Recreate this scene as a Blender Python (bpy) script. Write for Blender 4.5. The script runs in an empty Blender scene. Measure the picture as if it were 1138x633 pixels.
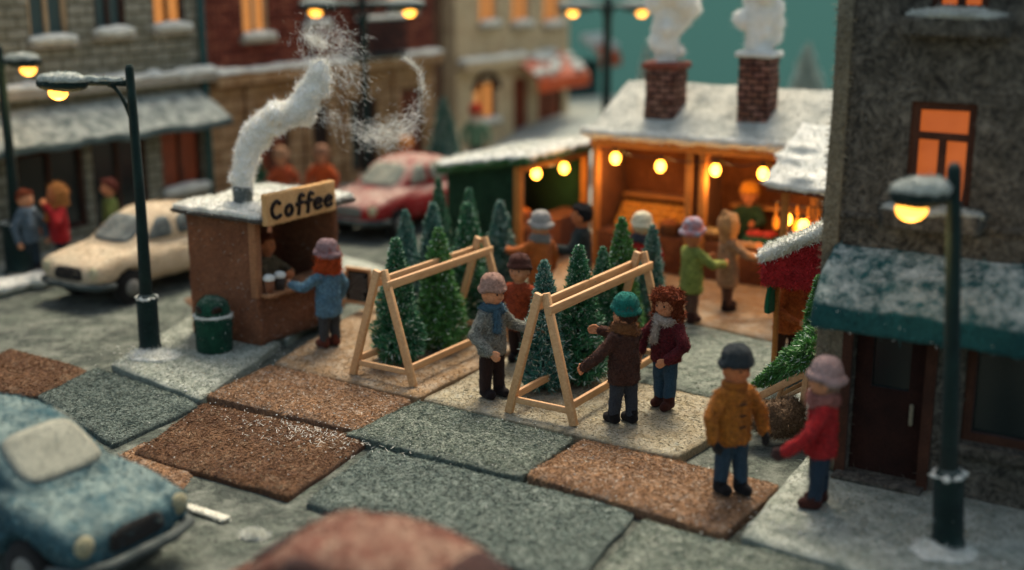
import bpy, math, random
import numpy as np
from mathutils import Vector, Matrix, noise
from mathutils.bvhtree import BVHTree

random.seed(7); RNG = np.random.default_rng(7)
SC = bpy.context.scene
COL = SC.collection
PI = math.pi; R = math.radians

# ------------------------------------------------------------------ camera model (used to read the photo's layout onto the ground)
FPX, HZ, H = 1400.0, -41.0, 5.86
PITCH = math.atan((316.5-HZ)/FPX); SP, CP = math.sin(PITCH), math.cos(PITCH)
def ray(px, py):
    dx = (px-569)/FPX; dy = (316.5-py)/FPX
    return Vector((dx, CP+dy*SP, -SP+dy*CP))
def G(px, py, z=0.0):
    d = ray(px, py); t = (z-H)/d.z
    return Vector((d.x*t, d.y*t, z))
def AT(px, py, Y):
    d = ray(px, py); t = Y/d.y
    return Vector((d.x*t, Y, H+d.z*t))
def proj(P):
    x, y, z = P[0], P[1], P[2]-H
    dep = y*CP - z*SP; up = y*SP + z*CP
    return 569+FPX*x/dep, 316.5-FPX*up/dep
def zfor(P, py):
    lo, hi = -1.0, 12.0
    for _ in range(50):
        m = (lo+hi)/2
        if proj((P[0], P[1], m))[1] > py: lo = m
        else: hi = m
    return lo
def along(P, d, px, z=0.0):
    lo, hi = -15.0, 40.0
    s = 1 if proj((P[0]+d[0], P[1]+d[1], z))[0] > proj((P[0], P[1], z))[0] else -1
    for _ in range(60):
        m = (lo+hi)/2
        q = (P[0]+d[0]*m, P[1]+d[1]*m, z)
        if q[1] < 2: lo = m if d[1] > 0 else lo; hi = hi if d[1] > 0 else m; continue
        if (proj(q)[0]-px)*s < 0: lo = m
        else: hi = m
    return lo
UA = R(-32.0)
U = Vector((math.cos(UA), math.sin(UA), 0)); V = Vector((-math.sin(UA), math.cos(UA), 0))

def hexc(h):
    h = h.lstrip('#'); out = []
    for i in (0, 2, 4):
        c = int(h[i:i+2], 16)/255
        out.append(c/12.92 if c <= .04045 else ((c+.055)/1.055)**2.4)
    return (*out, 1)

# ------------------------------------------------------------------ materials
def _n(nt, t, **k):
    n = nt.nodes.new(t)
    for a, b in k.items(): setattr(n, a, b)
    return n
MATS = {}; FELTC = {}
def felt(name, c1, c2=None, scale=3.0, fib=38.0, bump=.5, snow=0.0, snowc='c9c8b8', vary=.35, brick=None, fleck=None, sheen=.06, thr=.5, ss=None):
    if name in MATS: return MATS[name]
    FELTC[name] = (c1, c2 or c1, snow, snowc)
    m = bpy.data.materials.new(name); m.use_nodes = True; nt = m.node_tree; L = nt.links
    b = nt.nodes['Principled BSDF']
    b.inputs['Roughness'].default_value = .95
    b.inputs['Specular IOR Level'].default_value = .12
    b.inputs['Sheen Weight'].default_value = sheen
    b.inputs['Sheen Roughness'].default_value = .6
    tc = _n(nt, 'ShaderNodeTexCoord'); co = tc.outputs['Object']
    a1 = hexc(c1); a2 = hexc(c2 or c1)
    n1 = _n(nt, 'ShaderNodeTexNoise'); n1.inputs['Scale'].default_value = scale; n1.inputs['Detail'].default_value = 5; L.new(co, n1.inputs['Vector'])
    r1 = _n(nt, 'ShaderNodeValToRGB'); r1.color_ramp.elements[0].position = .35; r1.color_ramp.elements[1].position = .65
    L.new(n1.outputs['Fac'], r1.inputs['Fac'])
    mx = _n(nt, 'ShaderNodeMix', data_type='RGBA'); mx.inputs[6].default_value = a1; mx.inputs[7].default_value = a2
    L.new(r1.outputs['Color'], mx.inputs[0]); col = mx.outputs[2]
    # fibres: warped, stretched fine noise
    w = _n(nt, 'ShaderNodeTexNoise'); w.inputs['Scale'].default_value = fib*.22; w.inputs['Detail'].default_value = 2; L.new(co, w.inputs['Vector'])
    wm = _n(nt, 'ShaderNodeVectorMath', operation='MULTIPLY_ADD'); wm.inputs[1].default_value = (.35, .35, .35)
    L.new(w.outputs['Color'], wm.inputs[0]); L.new(co, wm.inputs[2])
    n2 = _n(nt, 'ShaderNodeTexNoise'); n2.inputs['Scale'].default_value = fib; n2.inputs['Detail'].default_value = 6; n2.inputs['Roughness'].default_value = .7
    L.new(wm.outputs[0], n2.inputs['Vector'])
    r2 = _n(nt, 'ShaderNodeMapRange'); r2.inputs[1].default_value = .38; r2.inputs[2].default_value = .62
    r2.inputs[3].default_value = 1-vary; r2.inputs[4].default_value = 1+vary
    L.new(n2.outputs['Fac'], r2.inputs[0])
    hgt = n2.outputs['Fac']
    if brick:
        bw, bh, mort, mc, bc = brick
        mp = _n(nt, 'ShaderNodeSeparateXYZ'); L.new(co, mp.inputs[0])
        ad = _n(nt, 'ShaderNodeMath', operation='ADD'); L.new(mp.outputs[0], ad.inputs[0]); L.new(mp.outputs[1], ad.inputs[1])
        cb = _n(nt, 'ShaderNodeCombineXYZ'); L.new(ad.outputs[0], cb.inputs[0]); L.new(mp.outputs[2], cb.inputs[1])
        wz = _n(nt, 'ShaderNodeVectorMath', operation='MULTIPLY_ADD'); wz.inputs[1].default_value = (.05, .05, .05)
        L.new(w.outputs['Color'], wz.inputs[0]); L.new(cb.outputs[0], wz.inputs[2])
        bt = _n(nt, 'ShaderNodeTexBrick'); bt.inputs['Scale'].default_value = 1; bt.inputs['Brick Width'].default_value = bw; bt.inputs['Row Height'].default_value = bh
        bt.inputs['Mortar Size'].default_value = mort; bt.inputs['Mortar Smooth'].default_value = .6
        bt.inputs['Color1'].default_value = (1, 1, 1, 1); bt.inputs['Color2'].default_value = hexc(bc); bt.inputs['Mortar'].default_value = hexc(mc)
        L.new(wz.outputs[0], bt.inputs['Vector'])
        mm = _n(nt, 'ShaderNodeMix', data_type='RGBA', blend_type='MULTIPLY'); mm.inputs[0].default_value = 1
        L.new(col, mm.inputs[6]); L.new(bt.outputs['Color'], mm.inputs[7]); col = mm.outputs[2]
        sb = _n(nt, 'ShaderNodeMath', operation='MULTIPLY_ADD'); sb.inputs[1].default_value = -.9; L.new(bt.outputs['Fac'], sb.inputs[0]); L.new(n2.outputs['Fac'], sb.inputs[2]); hgt = sb.outputs[0]
    hs = _n(nt, 'ShaderNodeVectorMath', operation='SCALE'); L.new(col, hs.inputs[0]); L.new(r2.outputs[0], hs.inputs['Scale']); col = hs.outputs[0]
    if fleck:
        fc, fs, ft = fleck
        n3 = _n(nt, 'ShaderNodeTexNoise'); n3.inputs['Scale'].default_value = fs; n3.inputs['Detail'].default_value = 4; n3.inputs['Roughness'].default_value = .75; L.new(wm.outputs[0], n3.inputs['Vector'])
        r3 = _n(nt, 'ShaderNodeMapRange'); r3.inputs[1].default_value = ft; r3.inputs[2].default_value = ft+.1; L.new(n3.outputs['Fac'], r3.inputs[0])
        m3 = _n(nt, 'ShaderNodeMix', data_type='RGBA'); L.new(r3.outputs[0], m3.inputs[0]); L.new(col, m3.inputs[6]); m3.inputs[7].default_value = hexc(fc); col = m3.outputs[2]
    if snow > 0:
        ge = _n(nt, 'ShaderNodeNewGeometry'); sx = _n(nt, 'ShaderNodeSeparateXYZ'); L.new(ge.outputs['Normal'], sx.inputs[0])
        rz = _n(nt, 'ShaderNodeMapRange'); rz.inputs[1].default_value = .25; rz.inputs[2].default_value = .9; L.new(sx.outputs[2], rz.inputs[0])
        n4 = _n(nt, 'ShaderNodeTexNoise'); n4.inputs['Scale'].default_value = ss or scale*1.3; n4.inputs['Detail'].default_value = 9; n4.inputs['Roughness'].default_value = .68; L.new(co, n4.inputs['Vector'])
        r4 = _n(nt, 'ShaderNodeMapRange'); r4.inputs[1].default_value = thr-.12; r4.inputs[2].default_value = thr+.14; L.new(n4.outputs['Fac'], r4.inputs[0])
        mu = _n(nt, 'ShaderNodeMath', operation='MULTIPLY'); L.new(rz.outputs[0], mu.inputs[0]); L.new(r4.outputs[0], mu.inputs[1])
        mu2 = _n(nt, 'ShaderNodeMath', operation='MULTIPLY'); L.new(mu.outputs[0], mu2.inputs[0]); mu2.inputs[1].default_value = snow
        m4 = _n(nt, 'ShaderNodeMix', data_type='RGBA'); L.new(mu2.outputs[0], m4.inputs[0]); L.new(col, m4.inputs[6]); m4.inputs[7].default_value = hexc(snowc); col = m4.outputs[2]
    L.new(col, b.inputs['Base Color'])
    bp = _n(nt, 'ShaderNodeBump'); bp.inputs['Strength'].default_value = bump; bp.inputs['Distance'].default_value = .03
    L.new(hgt, bp.inputs['Height']); L.new(bp.outputs[0], b.inputs['Normal'])
    MATS[name] = m; return m
def fibre(mat):
    """the loose fibres of a felt: the same wool, each fibre a little lighter or darker"""
    name = mat.name+'_fibre'
    if name in MATS: return MATS[name]
    if mat.name not in FELTC: return mat
    c1, c2, snow, sc_ = FELTC[mat.name]
    m = bpy.data.materials.new(name); m.use_nodes = True; nt = m.node_tree; L = nt.links; b = nt.nodes['Principled BSDF']
    b.inputs['Roughness'].default_value = .9; b.inputs['Specular IOR Level'].default_value = .15
    ge = _n(nt, 'ShaderNodeNewGeometry'); cr = _n(nt, 'ShaderNodeValToRGB'); L.new(ge.outputs['Random Per Island'], cr.inputs[0])
    a = hexc(c1); d = hexc(c2); e = cr.color_ramp.elements
    e[0].position = 0; lo_ = .88 if sum(a[:3]) > 1.2 else .45; e[0].color = [x*lo_ for x in a[:3]]+[1]; e[1].position = 1-.12*snow; e[1].color = [min(1, x*1.7+.02) for x in d[:3]]+[1]
    k = e.new(.5); k.color = d
    if snow: k = e.new(1-.1*snow); k.color = hexc(sc_)
    L.new(cr.outputs[0], b.inputs['Base Color']); MATS[name] = m; return m
def wood(name, c1, c2, sc=5):
    if name in MATS: return MATS[name]
    m = bpy.data.materials.new(name); m.use_nodes = True; nt = m.node_tree; L = nt.links; b = nt.nodes['Principled BSDF']
    b.inputs['Roughness'].default_value = .6; b.inputs['Specular IOR Level'].default_value = .3
    tc = _n(nt, 'ShaderNodeTexCoord'); n1 = _n(nt, 'ShaderNodeTexNoise'); n1.inputs['Scale'].default_value = sc; n1.inputs['Detail'].default_value = 8; n1.inputs['Distortion'].default_value = 1.5
    mp = _n(nt, 'ShaderNodeMapping'); mp.inputs['Scale'].default_value = (3, .4, 3) ; L.new(tc.outputs['Object'], mp.inputs[0]); L.new(mp.outputs[0], n1.inputs['Vector'])
    mx = _n(nt, 'ShaderNodeMix', data_type='RGBA'); mx.inputs[6].default_value = hexc(c1); mx.inputs[7].default_value = hexc(c2); 
    r1 = _n(nt, 'ShaderNodeMapRange'); r1.inputs[1].default_value = .3; r1.inputs[2].default_value = .7; L.new(n1.outputs['Fac'], r1.inputs[0]); L.new(r1.outputs[0], mx.inputs[0])
    L.new(mx.outputs[2], b.inputs['Base Color'])
    bp = _n(nt, 'ShaderNodeBump'); bp.inputs['Strength'].default_value = .3; bp.inputs['Distance'].default_value = .01; L.new(n1.outputs['Fac'], bp.inputs['Height']); L.new(bp.outputs[0], b.inputs['Normal'])
    MATS[name] = m; return m
def plain(name, c, rough=.6, spec=.4, emit=None, es=0):
    if name in MATS: return MATS[name]
    m = bpy.data.materials.new(name); m.use_nodes = True; nt = m.node_tree; b = nt.nodes['Principled BSDF']
    b.inputs['Base Color'].default_value = hexc(c); b.inputs['Roughness'].default_value = rough; b.inputs['Specular IOR Level'].default_value = spec
    if emit:
        b.inputs['Emission Color'].default_value = hexc(emit); b.inputs['Emission Strength'].default_value = es
    n1 = _n(nt, 'ShaderNodeTexNoise'); n1.inputs['Scale'].default_value = 60
    bp = _n(nt, 'ShaderNodeBump'); bp.inputs['Strength'].default_value = .12; bp.inputs['Distance'].default_value = .01
    nt.links.new(n1.outputs['Fac'], bp.inputs['Height']); nt.links.new(bp.outputs[0], b.inputs['Normal'])
    MATS[name] = m; return m
def glowpane(name, c1, c2, es):
    """a lit window: uneven warm cloth behind the frame"""
    if name in MATS: return MATS[name]
    m = bpy.data.materials.new(name); m.use_nodes = True; nt = m.node_tree; L = nt.links; b = nt.nodes['Principled BSDF']
    tc = _n(nt, 'ShaderNodeTexCoord'); n1 = _n(nt, 'ShaderNodeTexNoise'); n1.inputs['Scale'].default_value = 5; n1.inputs['Detail'].default_value = 6; L.new(tc.outputs['Object'], n1.inputs['Vector'])
    mx = _n(nt, 'ShaderNodeMix', data_type='RGBA'); mx.inputs[6].default_value = hexc(c1); mx.inputs[7].default_value = hexc(c2); L.new(n1.outputs['Fac'], mx.inputs[0])
    L.new(mx.outputs[2], b.inputs['Emission Color']); b.inputs['Emission Strength'].default_value = es
    b.inputs['Base Color'].default_value = hexc('40200c'); b.inputs['Roughness'].default_value = .6
    MATS[name] = m; return m
def needles(name, dark, light, frost='b9c4b4', ft=.9):
    if name in MATS: return MATS[name]
    m = bpy.data.materials.new(name); m.use_nodes = True; nt = m.node_tree; L = nt.links; b = nt.nodes['Principled BSDF']
    b.inputs['Roughness'].default_value = .55; b.inputs['Specular IOR Level'].default_value = .3
    ge = _n(nt, 'ShaderNodeNewGeometry'); mx = _n(nt, 'ShaderNodeMix', data_type='RGBA'); mx.inputs[6].default_value = hexc(dark); mx.inputs[7].default_value = hexc(light)
    tc = _n(nt, 'ShaderNodeTexCoord'); n1 = _n(nt, 'ShaderNodeTexNoise'); n1.inputs['Scale'].default_value = 5; L.new(tc.outputs['Object'], n1.inputs['Vector'])
    ad = _n(nt, 'ShaderNodeMath', operation='MULTIPLY_ADD'); L.new(ge.outputs['Random Per Island'], ad.inputs[0]); ad.inputs[1].default_value = .6
    s2 = _n(nt, 'ShaderNodeMath', operation='SUBTRACT'); L.new(n1.outputs['Fac'], s2.inputs[0]); s2.inputs[1].default_value = .3; L.new(s2.outputs[0], ad.inputs[2])
    L.new(ad.outputs[0], mx.inputs[0])
    gt = _n(nt, 'ShaderNodeMath', operation='GREATER_THAN'); L.new(ge.outputs['Random Per Island'], gt.inputs[0]); gt.inputs[1].default_value = ft
    m2 = _n(nt, 'ShaderNodeMix', data_type='RGBA'); L.new(gt.outputs[0], m2.inputs[0]); L.new(mx.outputs[2], m2.inputs[6]); m2.inputs[7].default_value = hexc(frost)
    L.new(m2.outputs[2], b.inputs['Base Color'])
    MATS[name] = m; return m

SNOW = felt('snow_wool', 'd6d3c4', 'bfc0b4', scale=4, fib=30, bump=.6, vary=.12, sheen=.3)
WOOD = wood('pale_pine', 'b4865a', 'cba070')
DWOOD = felt('dark_brown_felt', '35201a', '472b20', vary=.4)
BULB = plain('bulb_glow', 'ffcf70', emit='ffa834', es=9)
LAMPB = plain('lamp_glow', 'ffc060', emit='ffa63c', es=2.6)
SKIN = felt('skin_wool', 'b87c56', 'c58a64', vary=.2, bump=.4)
SKIN2 = felt('skin_wool_orange', 'a8623a', 'b8744a', vary=.2, bump=.4)
EYE = plain('eye_bead', '17100c', .3)

# ------------------------------------------------------------------ shapes: every generator returns (verts, faces)
def join(*parts):
    Vv, F = [], []
    for p in parts:
        if p is None: continue
        o = len(Vv); Vv.extend([tuple(v) for v in p[0]]); F.extend([tuple(i+o for i in f) for f in p[1]])
    return Vv, F
def xf(p, loc=(0, 0, 0), rz=0, sc=(1, 1, 1), rx=0, ry=0):
    M = Matrix.Translation(loc) @ Matrix.Rotation(rz, 4, 'Z') @ Matrix.Rotation(ry, 4, 'Y') @ Matrix.Rotation(rx, 4, 'X') @ Matrix.Diagonal((*sc, 1))
    return [tuple(M @ Vector(v)) for v in p[0]], list(p[1])
def box(x0, x1, y0, y1, z0, z1):
    v = [(x0,y0,z0),(x1,y0,z0),(x1,y1,z0),(x0,y1,z0),(x0,y0,z1),(x1,y0,z1),(x1,y1,z1),(x0,y1,z1)]
    return v, [(0,3,2,1),(4,5,6,7),(0,1,5,4),(1,2,6,5),(2,3,7,6),(3,0,4,7)]
def ell(c, r, n=14, m=9):
    v = []; f = []
    if not hasattr(r, '__len__'): r = (r, r, r)
    v.append((c[0], c[1], c[2]-r[2]))
    for j in range(1, m):
        a = -PI/2+PI*j/m
        for i in range(n):
            b = 2*PI*i/n; v.append((c[0]+r[0]*math.cos(a)*math.cos(b), c[1]+r[1]*math.cos(a)*math.sin(b), c[2]+r[2]*math.sin(a)))
    v.append((c[0], c[1], c[2]+r[2]))
    for i in range(n): f.append((0, 1+(i+1) % n, 1+i))
    for j in range(m-2):
        for i in range(n):
            a = 1+j*n+i; b = 1+j*n+(i+1) % n; f.append((a, b, b+n, a+n))
    t = len(v)-1; o = 1+(m-2)*n
    for i in range(n): f.append((t, o+i, o+(i+1) % n))
    return v, f
def tube(pts, rs, n=10, flat=1.0, cap=True):
    pts = [Vector(p) for p in pts]
    if not hasattr(rs, '__len__'): rs = [rs]*len(pts)
    v = []; f = []; up = Vector((0, 0, 1)); prev = None
    for i, p in enumerate(pts):
        d = (pts[min(i+1, len(pts)-1)]-pts[max(i-1, 0)]).normalized()
        if prev is None:
            a = d.cross(up)
            if a.length < .1: a = d.cross(Vector((0, 1, 0)))
        else: a = prev - d*prev.dot(d)
        a.normalize(); prev = a; b = d.cross(a)
        for k in range(n):
            t = 2*PI*k/n; v.append(tuple(p+a*math.cos(t)*rs[i]+b*math.sin(t)*rs[i]*flat))
    for i in range(len(pts)-1):
        for k in range(n):
            q = i*n+k; w = i*n+(k+1) % n; f.append((q, w, w+n, q+n))
    if cap:
        f.append(tuple(reversed(range(n)))); f.append(tuple((len(pts)-1)*n+k for k in range(n)))
    return v, f
def cap(a, b, ra, rb, n=12):
    a = Vector(a); b = Vector(b); d = (b-a)
    L = d.length or 1e-4; d = d/L
    pts = []; rs = []
    for t in (-.98, -.8, -.45): pts.append(a+d*ra*t); rs.append(ra*math.sqrt(1-t*t))
    for k in range(5): t = k/4; pts.append(a.lerp(b, t)); rs.append(ra+(rb-ra)*t)
    for t in (.45, .8, .98): pts.append(b+d*rb*t); rs.append(rb*math.sqrt(1-t*t))
    return tube(pts, rs, n)
def lathe(prof, n=24, c=(0, 0, 0)):
    v = []; f = []
    for r, z in prof:
        for k in range(n):
            t = 2*PI*k/n; v.append((c[0]+r*math.cos(t), c[1]+r*math.sin(t), c[2]+z))
    for i in range(len(prof)-1):
        for k in range(n):
            q = i*n+k; w = i*n+(k+1) % n; f.append((q, w, w+n, q+n))
    f.append(tuple(reversed(range(n)))); f.append(tuple((len(prof)-1)*n+k for k in range(n)))
    return v, f
def bar(a, b, w, h, up=(0, 0, 1)):
    a = Vector(a); b = Vector(b); d = (b-a).normalized(); s = d.cross(Vector(up)).normalized(); t = s.cross(d)
    v = []
    for p in (a, b):
        for i, j in ((-1,-1),(1,-1),(1,1),(-1,1)): v.append(tuple(p+s*i*w/2+t*j*h/2))
    return v, [(0,1,2,3),(7,6,5,4),(0,4,5,1),(1,5,6,2),(2,6,7,3),(3,7,4,0)]
def prism(poly, ax, a, b):
    """extrude 2-D polygon along axis ax ('x','y','z') from a to b"""
    def mk(p, t):
        return {'x': (t, p[0], p[1]), 'y': (p[0], t, p[1]), 'z': (p[0], p[1], t)}[ax]
    n = len(poly); v = [mk(p, a) for p in poly]+[mk(p, b) for p in poly]
    return v, [tuple(reversed(range(n))), tuple(range(n, 2*n))]+[(i, (i+1) % n, n+(i+1) % n, n+i) for i in range(n)]
def wall(y0, y1, z0, z1, x0, x1, holes):
    """solid wall in the YZ plane between x0 (back) and x1 (front) with rectangular openings (y0,y1,z0,z1)"""
    ys = sorted({y0, y1, *[h[0] for h in holes], *[h[1] for h in holes]}); zs = sorted({z0, z1, *[h[2] for h in holes], *[h[3] for h in holes]})
    v = []; f = []; idx = {}
    def vi(x, y, z):
        k = (x, y, z)
        if k not in idx: idx[k] = len(v); v.append(k)
        return idx[k]
    def solid(i, j):
        if i < 0 or j < 0 or i >= len(ys)-1 or j >= len(zs)-1: return False
        a = (ys[i]+ys[i+1])/2; b = (zs[j]+zs[j+1])/2
        return not any(h[0] < a < h[1] and h[2] < b < h[3] for h in holes)
    for i in range(len(ys)-1):
        for j in range(len(zs)-1):
            if not solid(i, j): continue
            A, B, C, D = (ys[i], zs[j]), (ys[i+1], zs[j]), (ys[i+1], zs[j+1]), (ys[i], zs[j+1])
            f.append([vi(x1, *q) for q in (A, B, C, D)]); f.append([vi(x0, *q) for q in (D, C, B, A)])
            for (di, dj, p, q) in ((0,-1,A,B),(1,0,B,C),(0,1,C,D),(-1,0,D,A)):
                if not solid(i+di, j+dj): f.append([vi(x1, *q), vi(x1, *p), vi(x0, *p), vi(x0, *q)])
    return v, [tuple(x) for x in f]

def to_mesh(p, name='m'):
    me = bpy.data.meshes.new(name); me.from_pydata([tuple(map(float, v)) for v in p[0]], [], [tuple(map(int, x)) for x in p[1]]); me.update(); return me
def from_mesh(me): return [tuple(v.co) for v in me.vertices], [tuple(q.vertices) for q in me.polygons]
def _mod(p, mods):
    me = to_mesh(p); o = bpy.data.objects.new('tmp', me); COL.objects.link(o)
    for t, kw in mods:
        m = o.modifiers.new('m', t)
        for k, x in kw.items(): setattr(m, k, x)
    dg = bpy.context.evaluated_depsgraph_get(); dg.update()
    e = bpy.data.meshes.new_from_object(o.evaluated_get(dg)); q = from_mesh(e)
    bpy.data.objects.remove(o); bpy.data.meshes.remove(me); bpy.data.meshes.remove(e)
    return q
def remesh(p, vox=.02, sm=3): return _mod(p, [('REMESH', dict(mode='VOXEL', voxel_size=vox))]+([('SMOOTH', dict(iterations=sm, factor=.5))] if sm else []))
def bevel(p, w, seg=2): return _mod(p, [('BEVEL', dict(width=w, segments=seg, limit_method='ANGLE', angle_limit=R(30)))])
def wob(p, amp, sc, seed=0.0):
    """push vertices along a smooth noise field: hand-made unevenness"""
    out = []
    for v in p[0]:
        q = Vector(v)*sc+Vector((seed, seed*1.7, -seed)); n = noise.noise_vector(q); out.append(tuple(Vector(v)+n*amp))
    return out, p[1]
def fuzz(p, n, ln=.03, w=.004, lay=.6, zmin=None, seed=1):
    """add n loose wool fibres to the surface, part of the same mesh"""
    rg = np.random.default_rng(seed+len(p[0]))
    if w < .0065: w *= 1.6; ln *= 1.35
    Vn = np.array(p[0], float); tri = []
    for f in p[1]:
        for k in range(1, len(f)-1): tri.append((f[0], f[k], f[k+1]))
    T = np.array(tri); A, B, C = Vn[T[:, 0]], Vn[T[:, 1]], Vn[T[:, 2]]
    N = np.cross(B-A, C-A); ar = np.linalg.norm(N, axis=1)+1e-12; N /= ar[:, None]
    if zmin is not None: ar = ar*(N[:, 2] > zmin)
    i = rg.choice(len(T), n, p=ar/ar.sum())
    a, b = rg.random(n), rg.random(n); s = a+b > 1; a[s] = 1-a[s]; b[s] = 1-b[s]
    P = A[i]+(B[i]-A[i])*a[:, None]+(C[i]-A[i])*b[:, None]
    rd = rg.normal(size=(n, 3)); rd -= N[i]*(rd*N[i]).sum(1)[:, None]; rd /= np.linalg.norm(rd, axis=1)[:, None]+1e-9
    d = N[i]*(1-lay)+rd*lay*rg.uniform(.4, 1.2, (n, 1)); d /= np.linalg.norm(d, axis=1)[:, None]
    sd = np.cross(d, rg.normal(size=(n, 3))); sd /= np.linalg.norm(sd, axis=1)[:, None]+1e-9
    l = ln*rg.uniform(.4, 1.3, (n, 1)); P0 = P-N[i]*.002
    mid = P0+d*l*.55; tip = mid+(d+rg.normal(size=(n, 3))*.5)*l*.45
    nv = np.concatenate([P0-sd*w/2, P0+sd*w/2, mid+sd*w/2, mid-sd*w/2, tip]); o = len(p[0]); k = np.arange(n)
    q = np.stack([o+k, o+n+k, o+2*n+k, o+3*n+k], 1); t = np.stack([o+3*n+k, o+2*n+k, o+4*n+k], 1)
    return list(map(tuple, Vn.tolist()))+list(map(tuple, nv.tolist())), list(p[1])+list(map(tuple, q.tolist()))+list(map(tuple, t.tolist())), len(p[1])

def obj(name, p, mat, parent=None, loc=None, smooth=True, label=None):
    me = p if isinstance(p, bpy.types.Mesh) else to_mesh(p, name)
    if mat and not me.materials: me.materials.append(mat)
    if mat and not isinstance(p, bpy.types.Mesh) and len(p) > 2:
        me.materials.append(fibre(mat)); mi = np.zeros(len(me.polygons), dtype=np.int32); mi[p[2]:] = 1; me.polygons.foreach_set('material_index', mi)
    if smooth and len(me.polygons):
        me.polygons.foreach_set('use_smooth', [True]*len(me.polygons))
        if smooth == 'auto':
            try: me.set_sharp_from_angle(angle=R(40))
            except Exception: pass
    o = bpy.data.objects.new(name, me); COL.objects.link(o)
    if parent: o.parent = parent
    if loc is not None: o.location = loc
    if label: o['label'] = label
    return o
def tag(o, label, cat, group=None, kind=None):
    if label: o['label'] = label
    if cat: o['category'] = cat
    if group: o['group'] = group
    if kind: o['kind'] = kind
    return o
def thing(name, label, cat, loc=(0, 0, 0), rz=0.0, group=None, sc=1.0):
    o = bpy.data.objects.new(name, None); COL.objects.link(o); o.empty_display_size = .2
    o.location = loc; o.rotation_euler = (0, 0, rz); o.scale = (sc, sc, sc)
    return tag(o, label, cat, group)
def kids(o): return [c for c in bpy.data.objects if c.parent == o]
def dup(root, loc, rz, label, sc=None):
    r = root.copy(); COL.objects.link(r); r.location = loc; r.rotation_euler = (0, 0, rz); r['label'] = label
    if sc: r.scale = (sc, sc, sc)
    for ch in kids(root):
        c = ch.copy(); COL.objects.link(c); c.parent = r
        for g in kids(ch):
            d = g.copy(); COL.objects.link(d); d.parent = c
    return r
def structure(o, label=None): o['kind'] = 'structure'; o['label'] = label or o.name; return o

# ================================================================== GROUND
GZ = -.17
gm = felt('street_felt', '3a4038', '4c5348', scale=1.2, fib=18, bump=1.4, vary=.5, snow=.6, thr=.56, snowc='8f9284', ss=3, fleck=('22281f', 13, .56))
def ground():
    v = []; f = []
    xs = np.concatenate([np.linspace(-90, -12, 12), np.linspace(-10, 12, 70), np.linspace(14, 90, 12)]); ys = np.concatenate([np.linspace(-20, 6, 6), np.linspace(7, 40, 90), np.linspace(42, 75, 8)])
    for y in ys:
        for x in xs: v.append((x, y, GZ+.018*noise.noise(Vector((x*1.3, y*1.3, 0)))))
    n = len(xs)
    for j in range(len(ys)-1):
        for i in range(n-1): a = j*n+i; f.append((a, a+1, a+n+1, a+n))
    return v, f
structure(obj('ground', fuzz(ground(), 60000, .09, .01, .85, seed=77), gm), 'dark grey felted street under the slabs')

TAN = dict(c1='70523a', c2='8a6848', scale=1.5, fib=22, bump=1.3, vary=.45, fleck=('46301f', 16, .56), snow=.35, thr=.58, ss=5)
TAN2 = dict(c1='806648', c2='927654', scale=1.4, fib=22, bump=.9, vary=.25, fleck=('54472f', 14, .58), snow=.35, thr=.55, ss=4)
BRN = dict(c1='4c321f', c2='62452c', scale=1.6, fib=20, bump=1.1, vary=.5, snow=.4, thr=.62, snowc='98886e', ss=6, fleck=('2c170d', 15, .59))
GRY = dict(c1='505a4e', c2='656e60', scale=1.6, fib=22, bump=1.4, vary=.45, snow=.6, thr=.52, snowc='a6aa9a', ss=5, fleck=('30382f', 16, .56))
DGR = dict(c1='434d46', c2='545f56', scale=1.6, fib=18, bump=1.2, vary=.55, snow=.5, thr=.55, snowc='8f988c', ss=6, fleck=('232a24', 13, .54))
LGR = dict(c1='6c7468', c2='828878', scale=1.3, fib=22, bump=.9, vary=.25, snow=.75, thr=.5, snowc='bdbfb0', ss=3.5, fleck=('4a5046', 16, .58))
slab_n = [0]
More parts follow.
